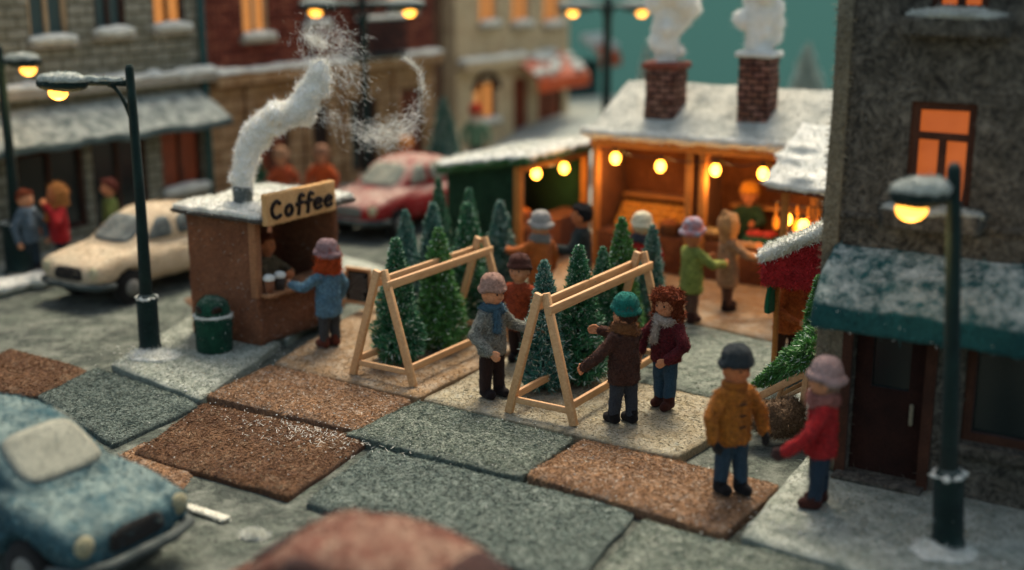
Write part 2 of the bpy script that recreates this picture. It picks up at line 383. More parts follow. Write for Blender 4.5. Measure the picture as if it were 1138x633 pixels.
def slab(corners, style, label, top=0.0, th=.2, nf=2600, name='paving_slab', inset=.06):
    k = slab_n[0]; slab_n[0] += 1
    P = [G(*c, z=top) if not isinstance(c, Vector) else c for c in corners]
    cx = sum(P, Vector())/len(P)
    P = [p+(cx-p).normalized()*inset for p in P]
    if sum(P[i].x*P[(i+1) % 4].y-P[(i+1) % 4].x*P[i].y for i in range(4)) < 0: P.reverse()
    nx = max(6, int((P[1]-P[0]).length/.11)); ny = max(6, int((P[3]-P[0]).length/.11))
    nx = min(nx, 50); ny = min(ny, 50)
    v = []; f = []
    for j in range(ny+1):
        for i in range(nx+1):
            s, t = i/nx, j/ny
            # round the corners a little
            q = P[0].lerp(P[1], s).lerp(P[3].lerp(P[2], s), t)
            e = min(s*nx, (1-s)*nx, t*ny, (1-t)*ny)
            ci = max(abs(s-.5), 0)*2; cj = abs(t-.5)*2
            if ci > .9 and cj > .9: q = q.lerp(cx, .012)
            nz = noise.noise_vector(Vector((q.x*1.8, q.y*1.8, k*3.1)))
            q = q+Vector((nz.x, nz.y, 0))*(.035 if e < .5 else .01)
            z = top+.014*nz.z+.008*noise.noise(Vector((q.x*9, q.y*9, k)))-(.028 if e < .5 else 0)
            v.append((q.x-cx.x, q.y-cx.y, z))
    W = nx+1
    for j in range(ny):
        for i in range(nx): a = j*W+i; f.append((a, a+1, a+W+1, a+W))
    ring = [i for i in range(nx+1)]+[j*W+nx for j in range(1, ny+1)]+[ny*W+i for i in range(nx-1, -1, -1)]+[j*W for j in range(ny-1, 0, -1)]
    o = len(v); m = len(ring)
    for lev, (dz, ex) in enumerate(((-.06, .012), (-th, .0))):
        for r_ in ring:
            a = Vector(v[r_]); dd = Vector((a.x, a.y, 0)).normalized(); v.append((a.x+dd.x*ex, a.y+dd.y*ex, top+dz))
    for i in range(m):
        a, b = ring[i], ring[(i+1) % m]; f.append((b, a, o+i, o+(i+1) % m)); f.append((o+(i+1) % m, o+i, o+m+i, o+m+(i+1) % m))
    p = fuzz((v, f), nf, .06, .0065, .85, zmin=.6, seed=k) if nf else (v, f)
    ob = obj(name, p, felt('slab_felt_%d' % k, **style), loc=(cx.x, cx.y, 0))
    return structure(ob, label)
slab([(143,501),(224,444),(418,484),(322,551)], BRN, 'rust brown felt slab with a dusting of snow', top=-.07, nf=14000)
slab([(224,437),(298,402),(462,441),(404,478)], TAN, 'tan felt slab in front of the left tree rack', nf=12000)
slab([(380,479),(464,441),(643,484),(580,529)], GRY, 'grey green felt slab below the right tree rack', nf=13000)
slab([(580,524),(645,484),(874,536),(805,593)], TAN, 'tan felt slab under the yellow coat', nf=12000)
slab([(333,554),(416,493),(712,565),(640,650)], DGR, 'dark grey felt slab in the lower middle', top=-.07, nf=15000)
slab([(36,438),(108,405),(228,446),(125,492)], DGR, 'dark grey felt slab on the left', top=-.07, nf=10000)
slab([(-60,428),(10,383),(102,409),(40,439)], BRN, 'brown felt slab at the left edge', top=-.07, nf=6000)
slab([(125,505),(160,487),(225,520),(200,545)], TAN, 'small tan felt piece beside the blue car', top=-.13, th=.05, nf=1500)
slab([(118,403),(219,342),(316,377),(223,443)], LGR, 'snowy pale slab under the bin and lamp', nf=9000)
slab([(219,342),(345,272),(434,296),(316,377)], LGR, 'pale slab under the coffee stand', nf=0)
slab([(300,402),(400,340),(562,392),(466,441)], TAN2, 'sandy felt slab under the left tree rack', nf=8000)
slab([(466,441),(562,392),(850,452),(752,507)], dict(LGR, c1='86775c', c2='8f8468', snow=.3), 'pale sandy slab under the right tree rack', nf=9000)
slab([(400,340),(490,292),(645,330),(562,392)], TAN2, 'sandy slab behind the left rack', nf=0)
slab([(562,392),(645,330),(925,392),(850,452)], GRY, 'grey slab behind the right rack', nf=3000)
slab([(645,330),(735,275),(1010,325),(925,392)], TAN2, 'sandy slab in front of the lit chalet', nf=0)
slab([(490,292),(590,235),(735,275),(645,330)], TAN2, 'sandy slab in front of the green stall', nf=0)
slab([(560,252),(650,205),(1050,262),(1010,325)], LGR, 'pale slab under the chalet', nf=0, top=-.012)
slab([(646,648),(712,572),(905,622),(850,720)], GRY, 'grey slab at the bottom right of centre', top=-.07, nf=7000)
slab([(815,593),(925,470),(1240,560),(1180,700)], LGR, 'snowy pale pavement below the dark building', nf=9000)
slab([(850,452),(925,392),(1150,440),(1080,520)], LGR, 'pale slab beneath the tree cart', nf=1500, top=-.012)
slab([(838,596),(1010,636),(960,760),(740,720)], dict(GRY, c1='4c554b', c2='5c6558'), 'grey slab at the bottom right', top=-.075, nf=5000)
slab([(200,330),(232,322),(262,335),(226,352)], BRN, 'small brown felt piece behind the bin', top=-.13, th=.05, nf=0)
# white painted dashes in the street
RM = felt('road_paint_felt', 'b9b6a2', 'cfccba', vary=.15)
for a, b in (((196, 562), (252, 581)),):
    A, B = G(*a, z=GZ), G(*b, z=GZ)
    o = obj('road_marking', fuzz(wob(bevel(xf(bar((0,0,0), tuple(B-A), .12, .05)), .02), .012, 6), 300, .03), RM, loc=A+Vector((0, 0, .035)))
    structure(o, 'short white dash on the street')
# pavement in front of the left row of houses
LB = G(128, 262)                                            # foot of the left row of facades
LB_pts = [LB-V*9+U*1.9, LB+V*5.2+U*1.9, LB+V*5.2-U*1, LB-V*9-U*1]
slab([Vector((p.x, p.y, 0)) for p in LB_pts], dict(LGR, snow=.9, thr=.48), 'snowy kerbed pavement before the left houses', nf=0, name='pavement')
LB_pts = [LB+V*5.3+U*1.9, LB+V*24+U*1.9, LB+V*24-U*1, LB+V*5.3-U*1]
slab([Vector((p.x, p.y, 0)) for p in LB_pts], dict(LGR, snow=.9, thr=.48), 'snowy kerbed pavement before the far houses', nf=0, name='pavement')
# snowy hill behind the market, backdrop
def hill(cx, cy, rx, ry, h, n=40):
    v = []; f = []
    for j in range(n+1):
        for i in range(n+1):
            a, b = i/n*2-1, j/n*2-1; z = max(0, 1-a*a)*max(0, 1-b*b)
            v.append((cx+a*rx, cy+b*ry, h*z**.8+GZ-.2+.25*noise.noise(Vector((a*3, b*3, h)))*z))
    for j in range(n):
        for i in range(n): q = j*(n+1)+i; f.append((q, q+1, q+n+2, q+n+1))
    return v, f
structure(obj('hill', hill(9, 46, 14, 8, 1.55), felt('hill_snow', '9fa59a', 'b9baaa', scale=.6, vary=.15)), 'low snowy mound behind the market')
def backdrop():
    v = []; f = []; n = 48
    for k in range(n+1):
        a = PI*(.02+.96*k/n); x = 62*math.cos(a); y = 8+50*math.sin(a)
        v += [(x, y, -1), (x, y, 26)]
    for k in range(n): f.append((2*k, 2*k+1, 2*k+3, 2*k+2))
    return v, f
SKYM = plain('backdrop_teal_glow', '44695f', 1.0, 0, emit='456a60', es=.4)  # backdrop is no light source; a faint glow is added to its teal
structure(obj('sky', backdrop(), SKYM), 'plain teal backdrop with a faint added glow')

# ================================================================== PEOPLE
def hand_shape(W, d, n, s, grow=1.0, curl=.5, mitten=False):
    """palm, four unequal bent fingers and a side thumb; d = along the fingers, n = palm normal, s = thumb side"""
    W, d, n, s = map(Vector, (W, d, n, s)); g = grow; P = []
    palm = [cap(W+s*k*.024, W+d*.075+s*k*.03, .024*g, .021*g, 8) for k in (-1.15, -.4, .4, 1.15)]
    P += palm
    for k, l in zip((-1.45, -.5, .5, 1.4), (.055, .075, .08, .066)):
        a = W+d*.08+s*k*.031; b = a+d*l*.55+n*l*.15*curl; c = b+d*l*.4*(1-curl*.4)+n*l*.5*curl
        P += [cap(a, b, .0175*g, .0165*g, 7), cap(b, c, .0165*g, .014*g, 7)]
    a = W+d*.02+s*.035; b = a+s*.035+d*.04+n*.012; c = b+d*.042+n*.02
    P += [cap(a, b, .02*g, .018*g, 7), cap(b, c, .018*g, .015*g, 7)]
    return join(*P)
pers_n = [0]
def person(foot, face, label, coat=('5a6a70', '6a7a80'), legs='3a2c24', boots='2a1d18', hat=None, hair=None, scarf=None, skin=None,
           hem=.62, la=((-.34, .03, .95), (-.33, .1, .68)), ra=((.34, .03, .95), (.33, .1, .68)), gloves=None, sc=1.0, lean=0.0, tilt=0.0, buttons=None,
           step=.05, belt=None, detail=True, trim=None, turn=0.0, group=None):
    k = pers_n[0]; pers_n[0] += 1
    z0 = foot[2] if len(foot) > 2 else 0
    skin = skin or SKIN
    t = bpy.data.objects.new('person', None); COL.objects.link(t); t.location = foot; t.rotation_euler = (0, 0, R(face-90)); t.scale = (sc, sc, sc); t.empty_display_size = .2
    tag(t, label, 'person', group)
    vox = .016 if detail else .024; nf = 1.0 if detail else .35
    def L(p):                                              # lean the upper body forward about the hip
        if not lean: return p
        out = []
        for q in p[0]:
            w = min(max((q[2]-.62)/.35, 0), 1); a = -lean*w; y, z = q[1], q[2]-.66
            out.append((q[0], y*math.cos(a)-z*math.sin(a), .66+y*math.sin(a)+z*math.cos(a)))
        return (out, p[1], *p[2:])
    Ls, Rs = Vector((-.19, 0, 1.16)), Vector((.19, 0, 1.16))
    (Le, Lw), (Re, Rw) = [tuple(map(Vector, a)) for a in (la, ra)]
    T = Matrix.Rotation(turn, 4, 'Z')
    def hd(p):                                             # turn the head on the neck
        M = Matrix.Translation((0, 0, 1.3)) @ T @ Matrix.Rotation(tilt, 4, 'X') @ Matrix.Translation((0, 0, -1.3))
        return [tuple(M @ Vector(q)) for q in p[0]], p[1]
    def hands(g=1.0):
        P = []
        for side, E_, W_ in ((-1, Le, Lw), (1, Re, Rw)):
            d = (W_-E_).normalized(); n = Vector((-side, 0, 0)); n = (n-d*n.dot(d)); n = n.normalized() if n.length > .1 else Vector((0, 0, -1))
            s = n.cross(d)*(1 if side < 0 else -1)
            if s.dot(Vector((0, .8, .6))) < 0: s = -s
            P.append(hand_shape(W_, d, n, s, g))
        return P
    st = step
    head = hd(join(ell((0, 0, 1.45), (.15, .155, .175), 20, 14), ell((0, .05, 1.375), (.105, .09, .08)), ell((0, .158, 1.435), (.024, .03, .032)),
                   ell((.15, -.005, 1.44), (.025, .035, .045)), ell((-.15, -.005, 1.44), (.025, .035, .045)), ell((.07, .1, 1.405), (.04, .04, .035)), ell((-.07, .1, 1.405), (.04, .04, .035)), cap((-.03, .138, 1.375), (.03, .138, 1.375), .014, .014, 7)))
    body = join(head, cap((0, 0, 1.15), (0, 0, 1.36), .08, .075), cap((0, 0, .75), (0, 0, 1.08), .14, .15), cap(Ls, Le, .055, .05), cap(Le, Lw, .048, .036), cap(Rs, Re, .055, .05), cap(Re, Rw, .048, .036),
                *hands(), cap((-.09, 0, .68), (-.1, st, .1), .075, .05), cap((.09, 0, .68), (.1, -st, .1), .075, .05), cap((-.1, st, .05), (-.1, st+.1, .045), .04, .04), cap((.1, -st, .05), (.1, -st+.1, .045), .04, .04), cap(Ls, Rs, .06, .06))
    obj('body', wob(remesh(L(body), .0125 if detail else .018, 2), .004, 12, k), skin, t)
    for s in (-1, 1):
        obj('eye', L(hd(ell((s*.056, .144, 1.475), (.014, .011, .016), 8, 6))), EYE, t)
    c1, c2 = coat
    # coat: flared skirt, chest, shoulders, sleeves
    tor = tube([(0, 0, hem), (0, 0, hem+.03), (0, 0, .8), (0, 0, .98), (0, 0, 1.12), (0, 0, 1.2), (0, 0, 1.25), (0, 0, 1.27)], [.2, .225, .215, .205, .2, .175, .12, .08], 20, .78)
    tor = [(v[0], v[1], v[2]) for v in tor[0]], tor[1]
    # tube lays x/y by direction; make sure the wide side is across the shoulders
    xs = [abs(v[0]) for v in tor[0]]; ys = [abs(v[1]) for v in tor[0]]
    if max(ys) > max(xs): tor = ([(v[1], -v[0], v[2]) for v in tor[0]], tor[1])
    cw = lambda E_, W_: W_-(W_-E_).normalized()*.02
    cp = join(tor, cap(Ls+Vector((.02, 0, 0)), Le, .088, .078), cap(Le, cw(Le, Lw), .076, .068), cap(Rs-Vector((.02, 0, 0)), Re, .088, .078), cap(Re, cw(Re, Rw), .076, .068), ell((-.17, 0, 1.15), (.095, .1, .1)), ell((.17, 0, 1.15), (.095, .1, .1)))
    cm = felt('coat_felt_%d' % k, c1, c2, scale=6, fib=30, bump=1.2, vary=.55, fleck=(trim, 30, .6) if trim else None)
    obj('coat', fuzz(wob(remesh(L(cp), vox, 3), .014, 7, k), int(3500*nf), .028, .0035, .7), cm, t)
    tp = join(cap((-.085, 0, .68), (-.1, st*.5, .4), .105, .092), cap((-.1, st*.5, .4), (-.1, st, .13), .09, .08), cap((.085, 0, .68), (.1, -st*.5, .4), .105, .092), cap((.1, -st*.5, .4), (.1, -st, .13), .09, .08), ell((0, 0, .7), (.18, .13, .1)))
    obj('trousers', fuzz(wob(remesh(L(tp), vox, 3), .01, 8, k+3), int(1000*nf), .02, .003), felt('trouser_felt_'+legs, legs, None, scale=8, fib=50, vary=.45), t)
    for s in (-1, 1):
        y = -s*st
        bp = join(cap((s*.1, y-.02, .07), (s*.1, y+.12, .062), .075, .068), cap((s*.1, y, .08), (s*.1, y, .17), .08, .082))
        obj('boot', wob(remesh(bp, .018, 3), .006, 10, k+s), felt('boot_felt_'+boots, boots, None, vary=.35), t)
    if gloves:
        gm_ = felt('glove_felt_'+gloves, gloves, None, vary=.3)
        P = hands(1.3)
        for q, (E_, W_) in zip(P, ((Le, Lw), (Re, Rw))):
            obj('glove', remesh(L(join(q, cap(W_-(W_-E_).normalized()*.05, W_, .055, .05))), .014, 2), gm_, t)
    if scarf:
        pts = [(math.cos(a)*.125, math.sin(a)*.115+.01, 1.25+.02*math.sin(a*2)) for a in np.linspace(0, 2*PI, 18)]
        sp = join(tube(pts, [.062]*18, 10), cap((.05, .15, 1.2), (.08, .185, .98), .05, .055)) if scarf[1] != 'ring' else join(tube(pts, [.068]*18, 10), tube([(q[0]*1.05, q[1]*1.05, q[2]+.05) for q in pts], [.05]*18, 10))
        obj('scarf', fuzz(wob(remesh(L(sp), .016, 3), .012, 12, k), int(1200*nf), .035, .004), felt('scarf_felt_'+scarf[0], scarf[0], None, fib=60, vary=.4), t)
    if hair:
        hc, hs = hair; hm = felt('hair_wool_'+hc, hc, None, scale=6, fib=60, bump=1, vary=.45)
        P = [ell((0, -.035, 1.485), (.168, .155, .175), 18, 12)]
        if hs in ('long', 'bushy'):
            rr = random.Random(k)
            for a in np.linspace(R(165), R(375), 13):
                for z in (1.28, 1.38, 1.48):
                    P.append(ell((.15*math.cos(a), .13*math.sin(a)-.02, z), rr.uniform(.05, .08 if hs == 'bushy' else .062)))
            if hs == 'bushy':
                for a in np.linspace(0, 2*PI, 12): P.append(ell((.14*math.cos(a), .1*math.sin(a)-.03, 1.57), .075)); 
                P.append(ell((0, .08, 1.6), (.12, .07, .06)))
        else:
            P = [ell((0, -.03, 1.49), (.162, .152, .168), 18, 12), ell((0, .07, 1.59), (.12, .07, .05))]
        hp = wob(remesh(hd(join(*P)), .018, 2), .02, 16, k)
        obj('hair', fuzz(L(hp), int(3000*nf), .06 if hs != 'short' else .03, .005, .8), hm, t)
    if hat:
        hc, hs = hat[0], hat[1]; hm = felt('hat_felt_'+hc, hc, hat[2] if len(hat) > 2 else None, scale=8, fib=45, vary=.4)
        if hs == 'hood':
            P = []
            for a in np.linspace(R(-90), R(270), 22)[:-1]:
                P.append(cap((.135*math.cos(a), .07, 1.45+.165*math.sin(a)), (.15*math.cos(a), -.06, 1.46+.17*math.sin(a)), .042, .05, 8))
            P += [ell((0, -.08, 1.46), (.17, .13, .195), 18, 12), ell((0, -.1, 1.62), (.06, .07, .1)), cap((0, -.03, 1.22), (0, -.03, 1.32), .14, .14)]
            hp = join(*P)
        else:
            ring = [(math.cos(a)*.158, math.sin(a)*.16-.015, 1.525+(.012 if math.sin(a) > 0 else -.03)) for a in np.linspace(0, 2*PI, 20)]
            rw = {'beanie': .042, 'cap': .04, 'cloche': .05, 'pom': .042}[hs]
            dome = lathe([(.16, 1.5), (.172, 1.54), (.17, 1.6), (.15, 1.66), (.11, 1.705), (.055, 1.725), (.01, 1.73)], 20, (0, -.01, 0))
            if hs == 'cloche': dome = lathe([(.17, 1.5), (.18, 1.55), (.175, 1.62), (.15, 1.69), (.1, 1.735), (.02, 1.75)], 20, (0, -.01, 0)); ring = [(x*1.12, y*1.12, z) for x, y, z in ring]
            hp = join(dome, tube(ring, [rw]*20, 10))
            if hs == 'pom': hp = join(hp, ell((0, -.02, 1.76), .06))
            if hs == 'cap': hp = join(hp, cap((-.06, .16, 1.53), (.06, .16, 1.53), .035, .035))
        hp = hd(hp)
        obj('hat', fuzz(wob(remesh(L(hp), .016, 3), .01, 12, k+9), int(1800*nf), .018, .003, .8), hm, t)
    if buttons:
        bm_ = felt('toggle_'+buttons, buttons, None)
        for z in (.82, .95, 1.08):
            obj('button', L(cap((-.035, .165, z), (.035, .165, z), .014, .014, 7)), bm_, t)
    if belt:
        obj('collar', remesh(L(tube([(math.cos(a)*.11, math.sin(a)*.1, 1.27) for a in np.linspace(0, 2*PI, 14)], [.05]*14, 8)), .018, 2), felt('collar_felt_'+belt, belt, None), t)
    return t

F0 = lambda x, y: G(x, y)
person(F0(367, 385), 140, 'person in a blue coat and mauve hat reaching to the coffee counter', ('4f6f80', '5f7f8c'), '3b3a38', '5a2a1a', hat=('79605f', 'cloche', '8a706e'), hair=('b0491c', 'long'), hem=.52, sc=1.0,
       la=((-.36, .16, 1.0), (-.3, .52, .98)), ra=((.36, .02, .95), (.34, .12, .72)), scarf=('c0501c', 'ring'), step=.02)
person(F0(547, 440), -45, 'person in a grey tweed coat, beige cap and blue scarf beside the left rack', ('6b6c62', '868578'), '2b1c17', '1c1412', hat=('8a6a58', 'cap', '99796a'), scarf=('3c5560', 'tail'), hem=.6, sc=1.03,
       ra=((.36, .02, .93), (.3, .28, .74)), la=((-.36, .02, .96), (-.52, .28, .88)), trim='a3a294', tilt=-.1, step=.03)
person(F0(577, 402), -115, 'person in a rust orange coat and brown hat behind the grey tweed coat', ('8c3818', 'a34520'), '2b1c17', '1c1412', hat=('4a2a20', 'beanie'), hair=('5a3020', 'short'), sc=.98, detail=True, hem=.55)
person(F0(600, 345), 125, 'person in an orange coat and grey knitted hat seen from behind, arm stretched left', ('a5561f', 'b8652a'), '5a3a24', '2a1d18', hat=('88837b', 'cloche', '9a958c'), scarf=('77736c', 'ring'), detail=False,
       la=((-.36, .16, 1.05), (-.3, .5, 1.0)), hem=.5, sc=1.02)
person(F0(645, 338), 165, 'person with black hair in a dark green grey coat before the green stall', ('1f2623', '2a332f'), '1c1a18', '15110f', hair=('15110f', 'short'), detail=False, hem=.5, skin=SKIN2, la=((-.34, .1, .95), (-.2, .4, .95)), sc=1.1)
person(F0(711, 345), 105, 'person with white blond hair in a bright red coat facing the chalet', ('a3201a', 'b52a20'), '2a2422', '1c1412', hair=('c9b08a', 'short'), hat=('cbbf9f', 'beanie'), scarf=('3a3a40', 'ring'), detail=False, sc=1.02)
person(F0(767, 357), 30, 'person in a lime green coat and grey pink knitted hat', ('76803a', '8a9145'), '5a4030', '3a2018', hat=('8a909a', 'cloche', 'b06a60'), detail=False, hem=.5, la=((-.33, .15, 1.0), (-.22, .5, .98)), ra=((.33, .15, 1.0), (.2, .5, .95)), skin=SKIN2, sc=1.03)
person(F0(807, 344), 15, 'person in a sandy hooded coat reaching towards the chalet counter', ('94714f', 'a98460'), '54392a', '2a1a14', hat=('9c7046', 'hood', 'b08250'), detail=False, hem=.42, la=((-.33, .2, 1.05), (-.2, .55, 1.02)), ra=((.33, .15, 1.0), (.25, .5, .9)), sc=1.04)
person(F0(692, 470), 128, 'person in a dark brown coat and teal green hat with back turned', ('3a2219', '4b2d20'), '33363a', '15110f', hat=('0f5348', 'beanie', '1a6558'), hair=('4a3022', 'short'), hem=.55, scarf=('6b4526', 'ring'),
       la=((-.37, .1, .92), (-.36, .36, .72)), ra=((.3, .22, 1.06), (.05, .52, 1.1)), sc=1.03, step=.06)
person(F0(738, 452), -130, 'person with bushy auburn hair, maroon jacket, cream scarf and blue jeans', ('4d1519', '601c20'), '2c4656', '3d1c12', hair=('6e3115', 'bushy'), scarf=('9c9284', 'tail'), hem=.66, sc=1.0,
       la=((-.33, .06, .93), (-.18, .26, .76)), ra=((.36, .0, .95), (.34, .1, .75)), tilt=-.12, step=.04)
person(F0(811, 547), -62, 'person in a mustard yellow duffle coat and dark knitted hat', ('96581a', 'ab6a22'), '2a3c48', '14110f', hat=('22282a', 'beanie', '2e3435'), gloves='1a1816', buttons='4a2c16', hem=.6, sc=1.03, belt='8a5018',
       la=((-.34, .02, .93), (-.34, .12, .7)), ra=((.34, .03, .93), (.32, .1, .7)), step=.05, tilt=-.1, skin=SKIN2)
person(F0(908, 562), 165, 'person in a bright red jacket with a pale mauve hat, seen from behind', ('93181a', 'a82222'), '24323e', '3a1c14', hat=('85706c', 'cloche', '957f7a'), hair=('8f7460', 'short'), scarf=('8a5a50', 'ring'), hem=.62, sc=1.0,
       la=((-.34, .12, .95), (-.3, .38, .72)), ra=((.34, .03, .95), (.32, .12, .75)), step=.03, gloves='3a2420')
person(F0(873, 405), -70, 'person in a burnt orange coat bending over the cut trees on the cart', ('9a4a1c', 'ae5c24'), '3a2418', '1c1412', hair=('b5aa98', 'long'), hem=.5, lean=.25, la=((-.3, .22, .95), (-.1, .46, .85)), ra=((.33, .15, .95), (.15, .45, .85)), sc=1.05)
person(F0(36, 303), -30, 'person with red hair and a grey blue coat at the far left lamp', ('4d5c64', '5d6c74'), '26333a', '1c1412', hair=('7e3a1c', 'short'), detail=False, scarf=('6e7a80', 'tail'))
person(F0(70, 300), -140, 'person with blond hair in a red coat with a hand raised to the face', ('95181a', 'a82020'), '1c2428', '1c1412', hair=('a87038', 'long'), detail=False, la=((-.34, .15, .98), (-.1, .24, 1.28)), ra=((.34, .05, .95), (.25, .2, .8)), hem=.55, scarf=('a0622e', 'tail'), sc=1.05, skin=SKIN2)
person(F0(127, 286), 200, 'person with dark red hair in a moss green coat outside the shop window', ('55612a', '657034'), '22201c', '1c1412', hair=('5e2a1c', 'short'), detail=False)
person(F0(316, 243), -60, 'person in an orange coat and tan hat, the nearer of two behind the coffee stand', ('a04420', 'b35228'), '3a2418', '1c1412', hat=('9c7454', 'beanie'), detail=False)
person(F0(360, 240), -100, 'person in a vivid orange coat, the farther of two behind the coffee stand', ('b54a1c', 'c65722'), '3a2418', '1c1412', hat=('8a6248', 'beanie'), detail=False)
person(F0(452, 226), -80, 'person in a dark green coat and orange hat behind the red car', ('1e332c', '28423a'), '1c1a18', '1c1412', hat=('c07820', 'beanie'), detail=False)
person(F0(529, 186), -90, 'person in a pale green coat and red hat by the arched window', ('5f7a5c', '74906e'), '4a4438', '1c1412', hat=('b0341c', 'beanie'), detail=False, scarf=('c4b8a0', 'ring'), sc=1.1)

# ================================================================== TREES
NEED = [needles('needles_dark', '164a30', '4f9060', ft=.86), needles('needles_bright', '2c5c28', '68a052', ft=.9), needles('needles_blue', '1a5242', '589280', ft=.74)]
FROSTN = needles('needles_frosted', '6f8a7a', 'c5d0c2', frost='dadfd2', ft=.4)
BARK = felt('bark_wire', '2e2018', '3d2b1e')
def brush_crown(h, r, n, seed, w=.014, z0=.12, k=13):
    """bottle-brush crown: branchlets in uneven whorls, each a spray of bent needles"""
    rg = np.random.default_rng(seed)
    t = rg.random(n)**1.25; lay = np.round(t*15)/15; t = np.clip(.6*lay+.4*t+rg.normal(0, .008, n), 0, 1)
    ang = rg.random(n)*2*PI
    lump = 1+.15*np.sin(ang*3+seed+t*9)+.1*np.sin(ang*5-t*17)
    rad = r*((1-t)**.8*.98+.03)*lump*rg.uniform(.78, 1.06, n)*(1-.22*(t < .04))
    z = z0+t*(h-z0)
    ca, sa = np.cos(ang), np.sin(ang)
    base = np.stack([ca*rad*.15, sa*rad*.15, z], 1); tip = np.stack([ca*rad, sa*rad, z-.02+rad*rg.uniform(-.15, .28, n)], 1)
    P = []
    A = np.repeat(base, k, 0); B = np.repeat(tip, k, 0); m = n*k
    s = np.clip(rg.beta(2.2, 1.0, m), .1, 1)[:, None]
    root = A+(B-A)*(s*.82); ax = (B-A)/(np.linalg.norm(B-A, axis=1)[:, None]+1e-6)
    side = rg.normal(size=(m, 3)); side -= ax*(side*ax).sum(1)[:, None]; side /= np.linalg.norm(side, axis=1)[:, None]
    d = ax*.85+side*.75; d /= np.linalg.norm(d, axis=1)[:, None]
    l = (.045+.07*rg.random((m, 1)))*(.5+.6*(1-np.repeat(t, k)[:, None]))
    wv = np.cross(d, rg.normal(size=(m, 3))); wv /= np.linalg.norm(wv, axis=1)[:, None]
    a = root-wv*w*.5; b = root+wv*w*.5; c = root+d*l*.6+wv*w*.5+[0, 0, .005]; c2 = root+d*l*.6-wv*w*.5+[0, 0, .005]; e = root+d*l+[0, 0, .02]*rg.random((m, 1))
    nv = np.concatenate([a, b, c, c2, e]); q = np.arange(m)
    V_ = list(map(tuple, nv.tolist())); F_ = list(map(tuple, np.stack([q, q+m, q+2*m, q+3*m], 1).tolist()))+list(map(tuple, np.stack([q+3*m, q+2*m, q+4*m], 1).tolist()))
    # branchlet stems
    sw = np.cross(tip-base, [0, 0, 1.0]); sw /= np.linalg.norm(sw, axis=1)[:, None]+1e-6
    o = len(V_); V_ += list(map(tuple, np.concatenate([base-sw*.006, base+sw*.006, tip]).tolist())); q = np.arange(n)
    F_ += list(map(tuple, np.stack([o+q, o+n+q, o+2*n+q], 1).tolist()))
    return V_, F_
def trunk(h): return tube([(0, 0, 0), (0, 0, .15), (.004, 0, h*.5), (0, 0, h*.97)], [.045, .035, .022, .008], 10)
def make_tree(h, r, n, mat, seed, label, group='cut fir trees for sale', frost=None, name='fir_tree', wid=.014):
    t = thing(name, label, 'fir tree', group=group)
    obj('trunk', trunk(h), BARK, t); obj('crown', brush_crown(h, r, n, seed, wid), mat, t, smooth=False)
    return t
protos = [make_tree(1.75, .42, 1700, NEED[0], 1, 'p'), make_tree(1.8, .44, 1700, NEED[1], 2, 'p'), make_tree(1.7, .4, 1600, NEED[2], 3, 'p')]
used = [False]*3
def tree(k, px, base_y, tip_y, label, rot=0.0, wide=1.0):
    p = F0(px, base_y); h = zfor(p, tip_y); s = h/(1.75, 1.8, 1.7)[k]
    if not used[k]: o = protos[k]; used[k] = True; o.location = p; o.rotation_euler = (0, 0, rot); o['label'] = label
    else: o = dup(protos[k], p, rot, label)
    o.scale = (s*wide, s*wide, s)
    return o
# left rack
tree(0, 443, 402, 263, 'dark fir tree at the near left corner of the left rack', 0, 1.0)
tree(1, 489, 387, 252, 'broad bright green fir tree in the middle of the left rack', 1, 1.05)
tree(0, 521, 362, 224, 'tall dark fir tree at the right rear of the left rack', 2.1)
tree(2, 453, 362, 232, 'narrow fir tree with a plain tip behind the bars of the left rack', 3, .85)
tree(2, 483, 352, 224, 'frosty fir tree at the rear left of the left rack', 4, .95)
tree(0, 522, 335, 208, 'slim fir tree standing behind the left rack', 5, .8)
tree(2, 556, 334, 222, 'bluish frosted fir tree standing alone right of the left rack', .7, 1.05)
tree(0, 489, 322, 197, 'darkest slim fir tree in front of the red car', 1.9, .7)
# right rack
tree(2, 604, 432, 288, 'fir tree inside the near end of the right rack', 2.5, .95)
tree(0, 642, 425, 271, 'tall dark fir tree in the middle of the right rack', 3.5, 1.0)
tree(0, 668, 402, 273, 'dark fir tree behind the green knitted hat', 1.2, .85)
tree(1, 688, 392, 240, 'tallest fir tree at the far end of the right rack', 4.4, .9)
tree(2, 722, 378, 249, 'bluish fir tree just beyond the right rack', 5.2, .85)
# far trees
def far_tree(px, by, ty, label, mat, r, seed, z=0.0, grp='snowy fir trees in the background'):
    p = G(px, by, z); h = zfor(p, ty)-z
    t = make_tree(h, r, 2200, mat, seed, label, grp, wid=.06); t.location = p; return t
far_tree(494, 212, 108, 'dark fir tree between the brick house and the cream house', NEED[2], .65, 21)
far_tree(287, 232, 176, 'dark green fir tree behind the coffee stand roof', NEED[0], .5, 22)
far_tree(893, 150, 48, 'snow covered fir tree on the mound behind the chalet roof', FROSTN, 1.1, 23)
far_tree(640, 262, 165, 'frosted fir tree in the gap between green stall and chalet', FROSTN, .35, 24)
far_tree(717, 150, 50, 'pale frosted fir tree beyond the far street lamp', FROSTN, .6, 25)

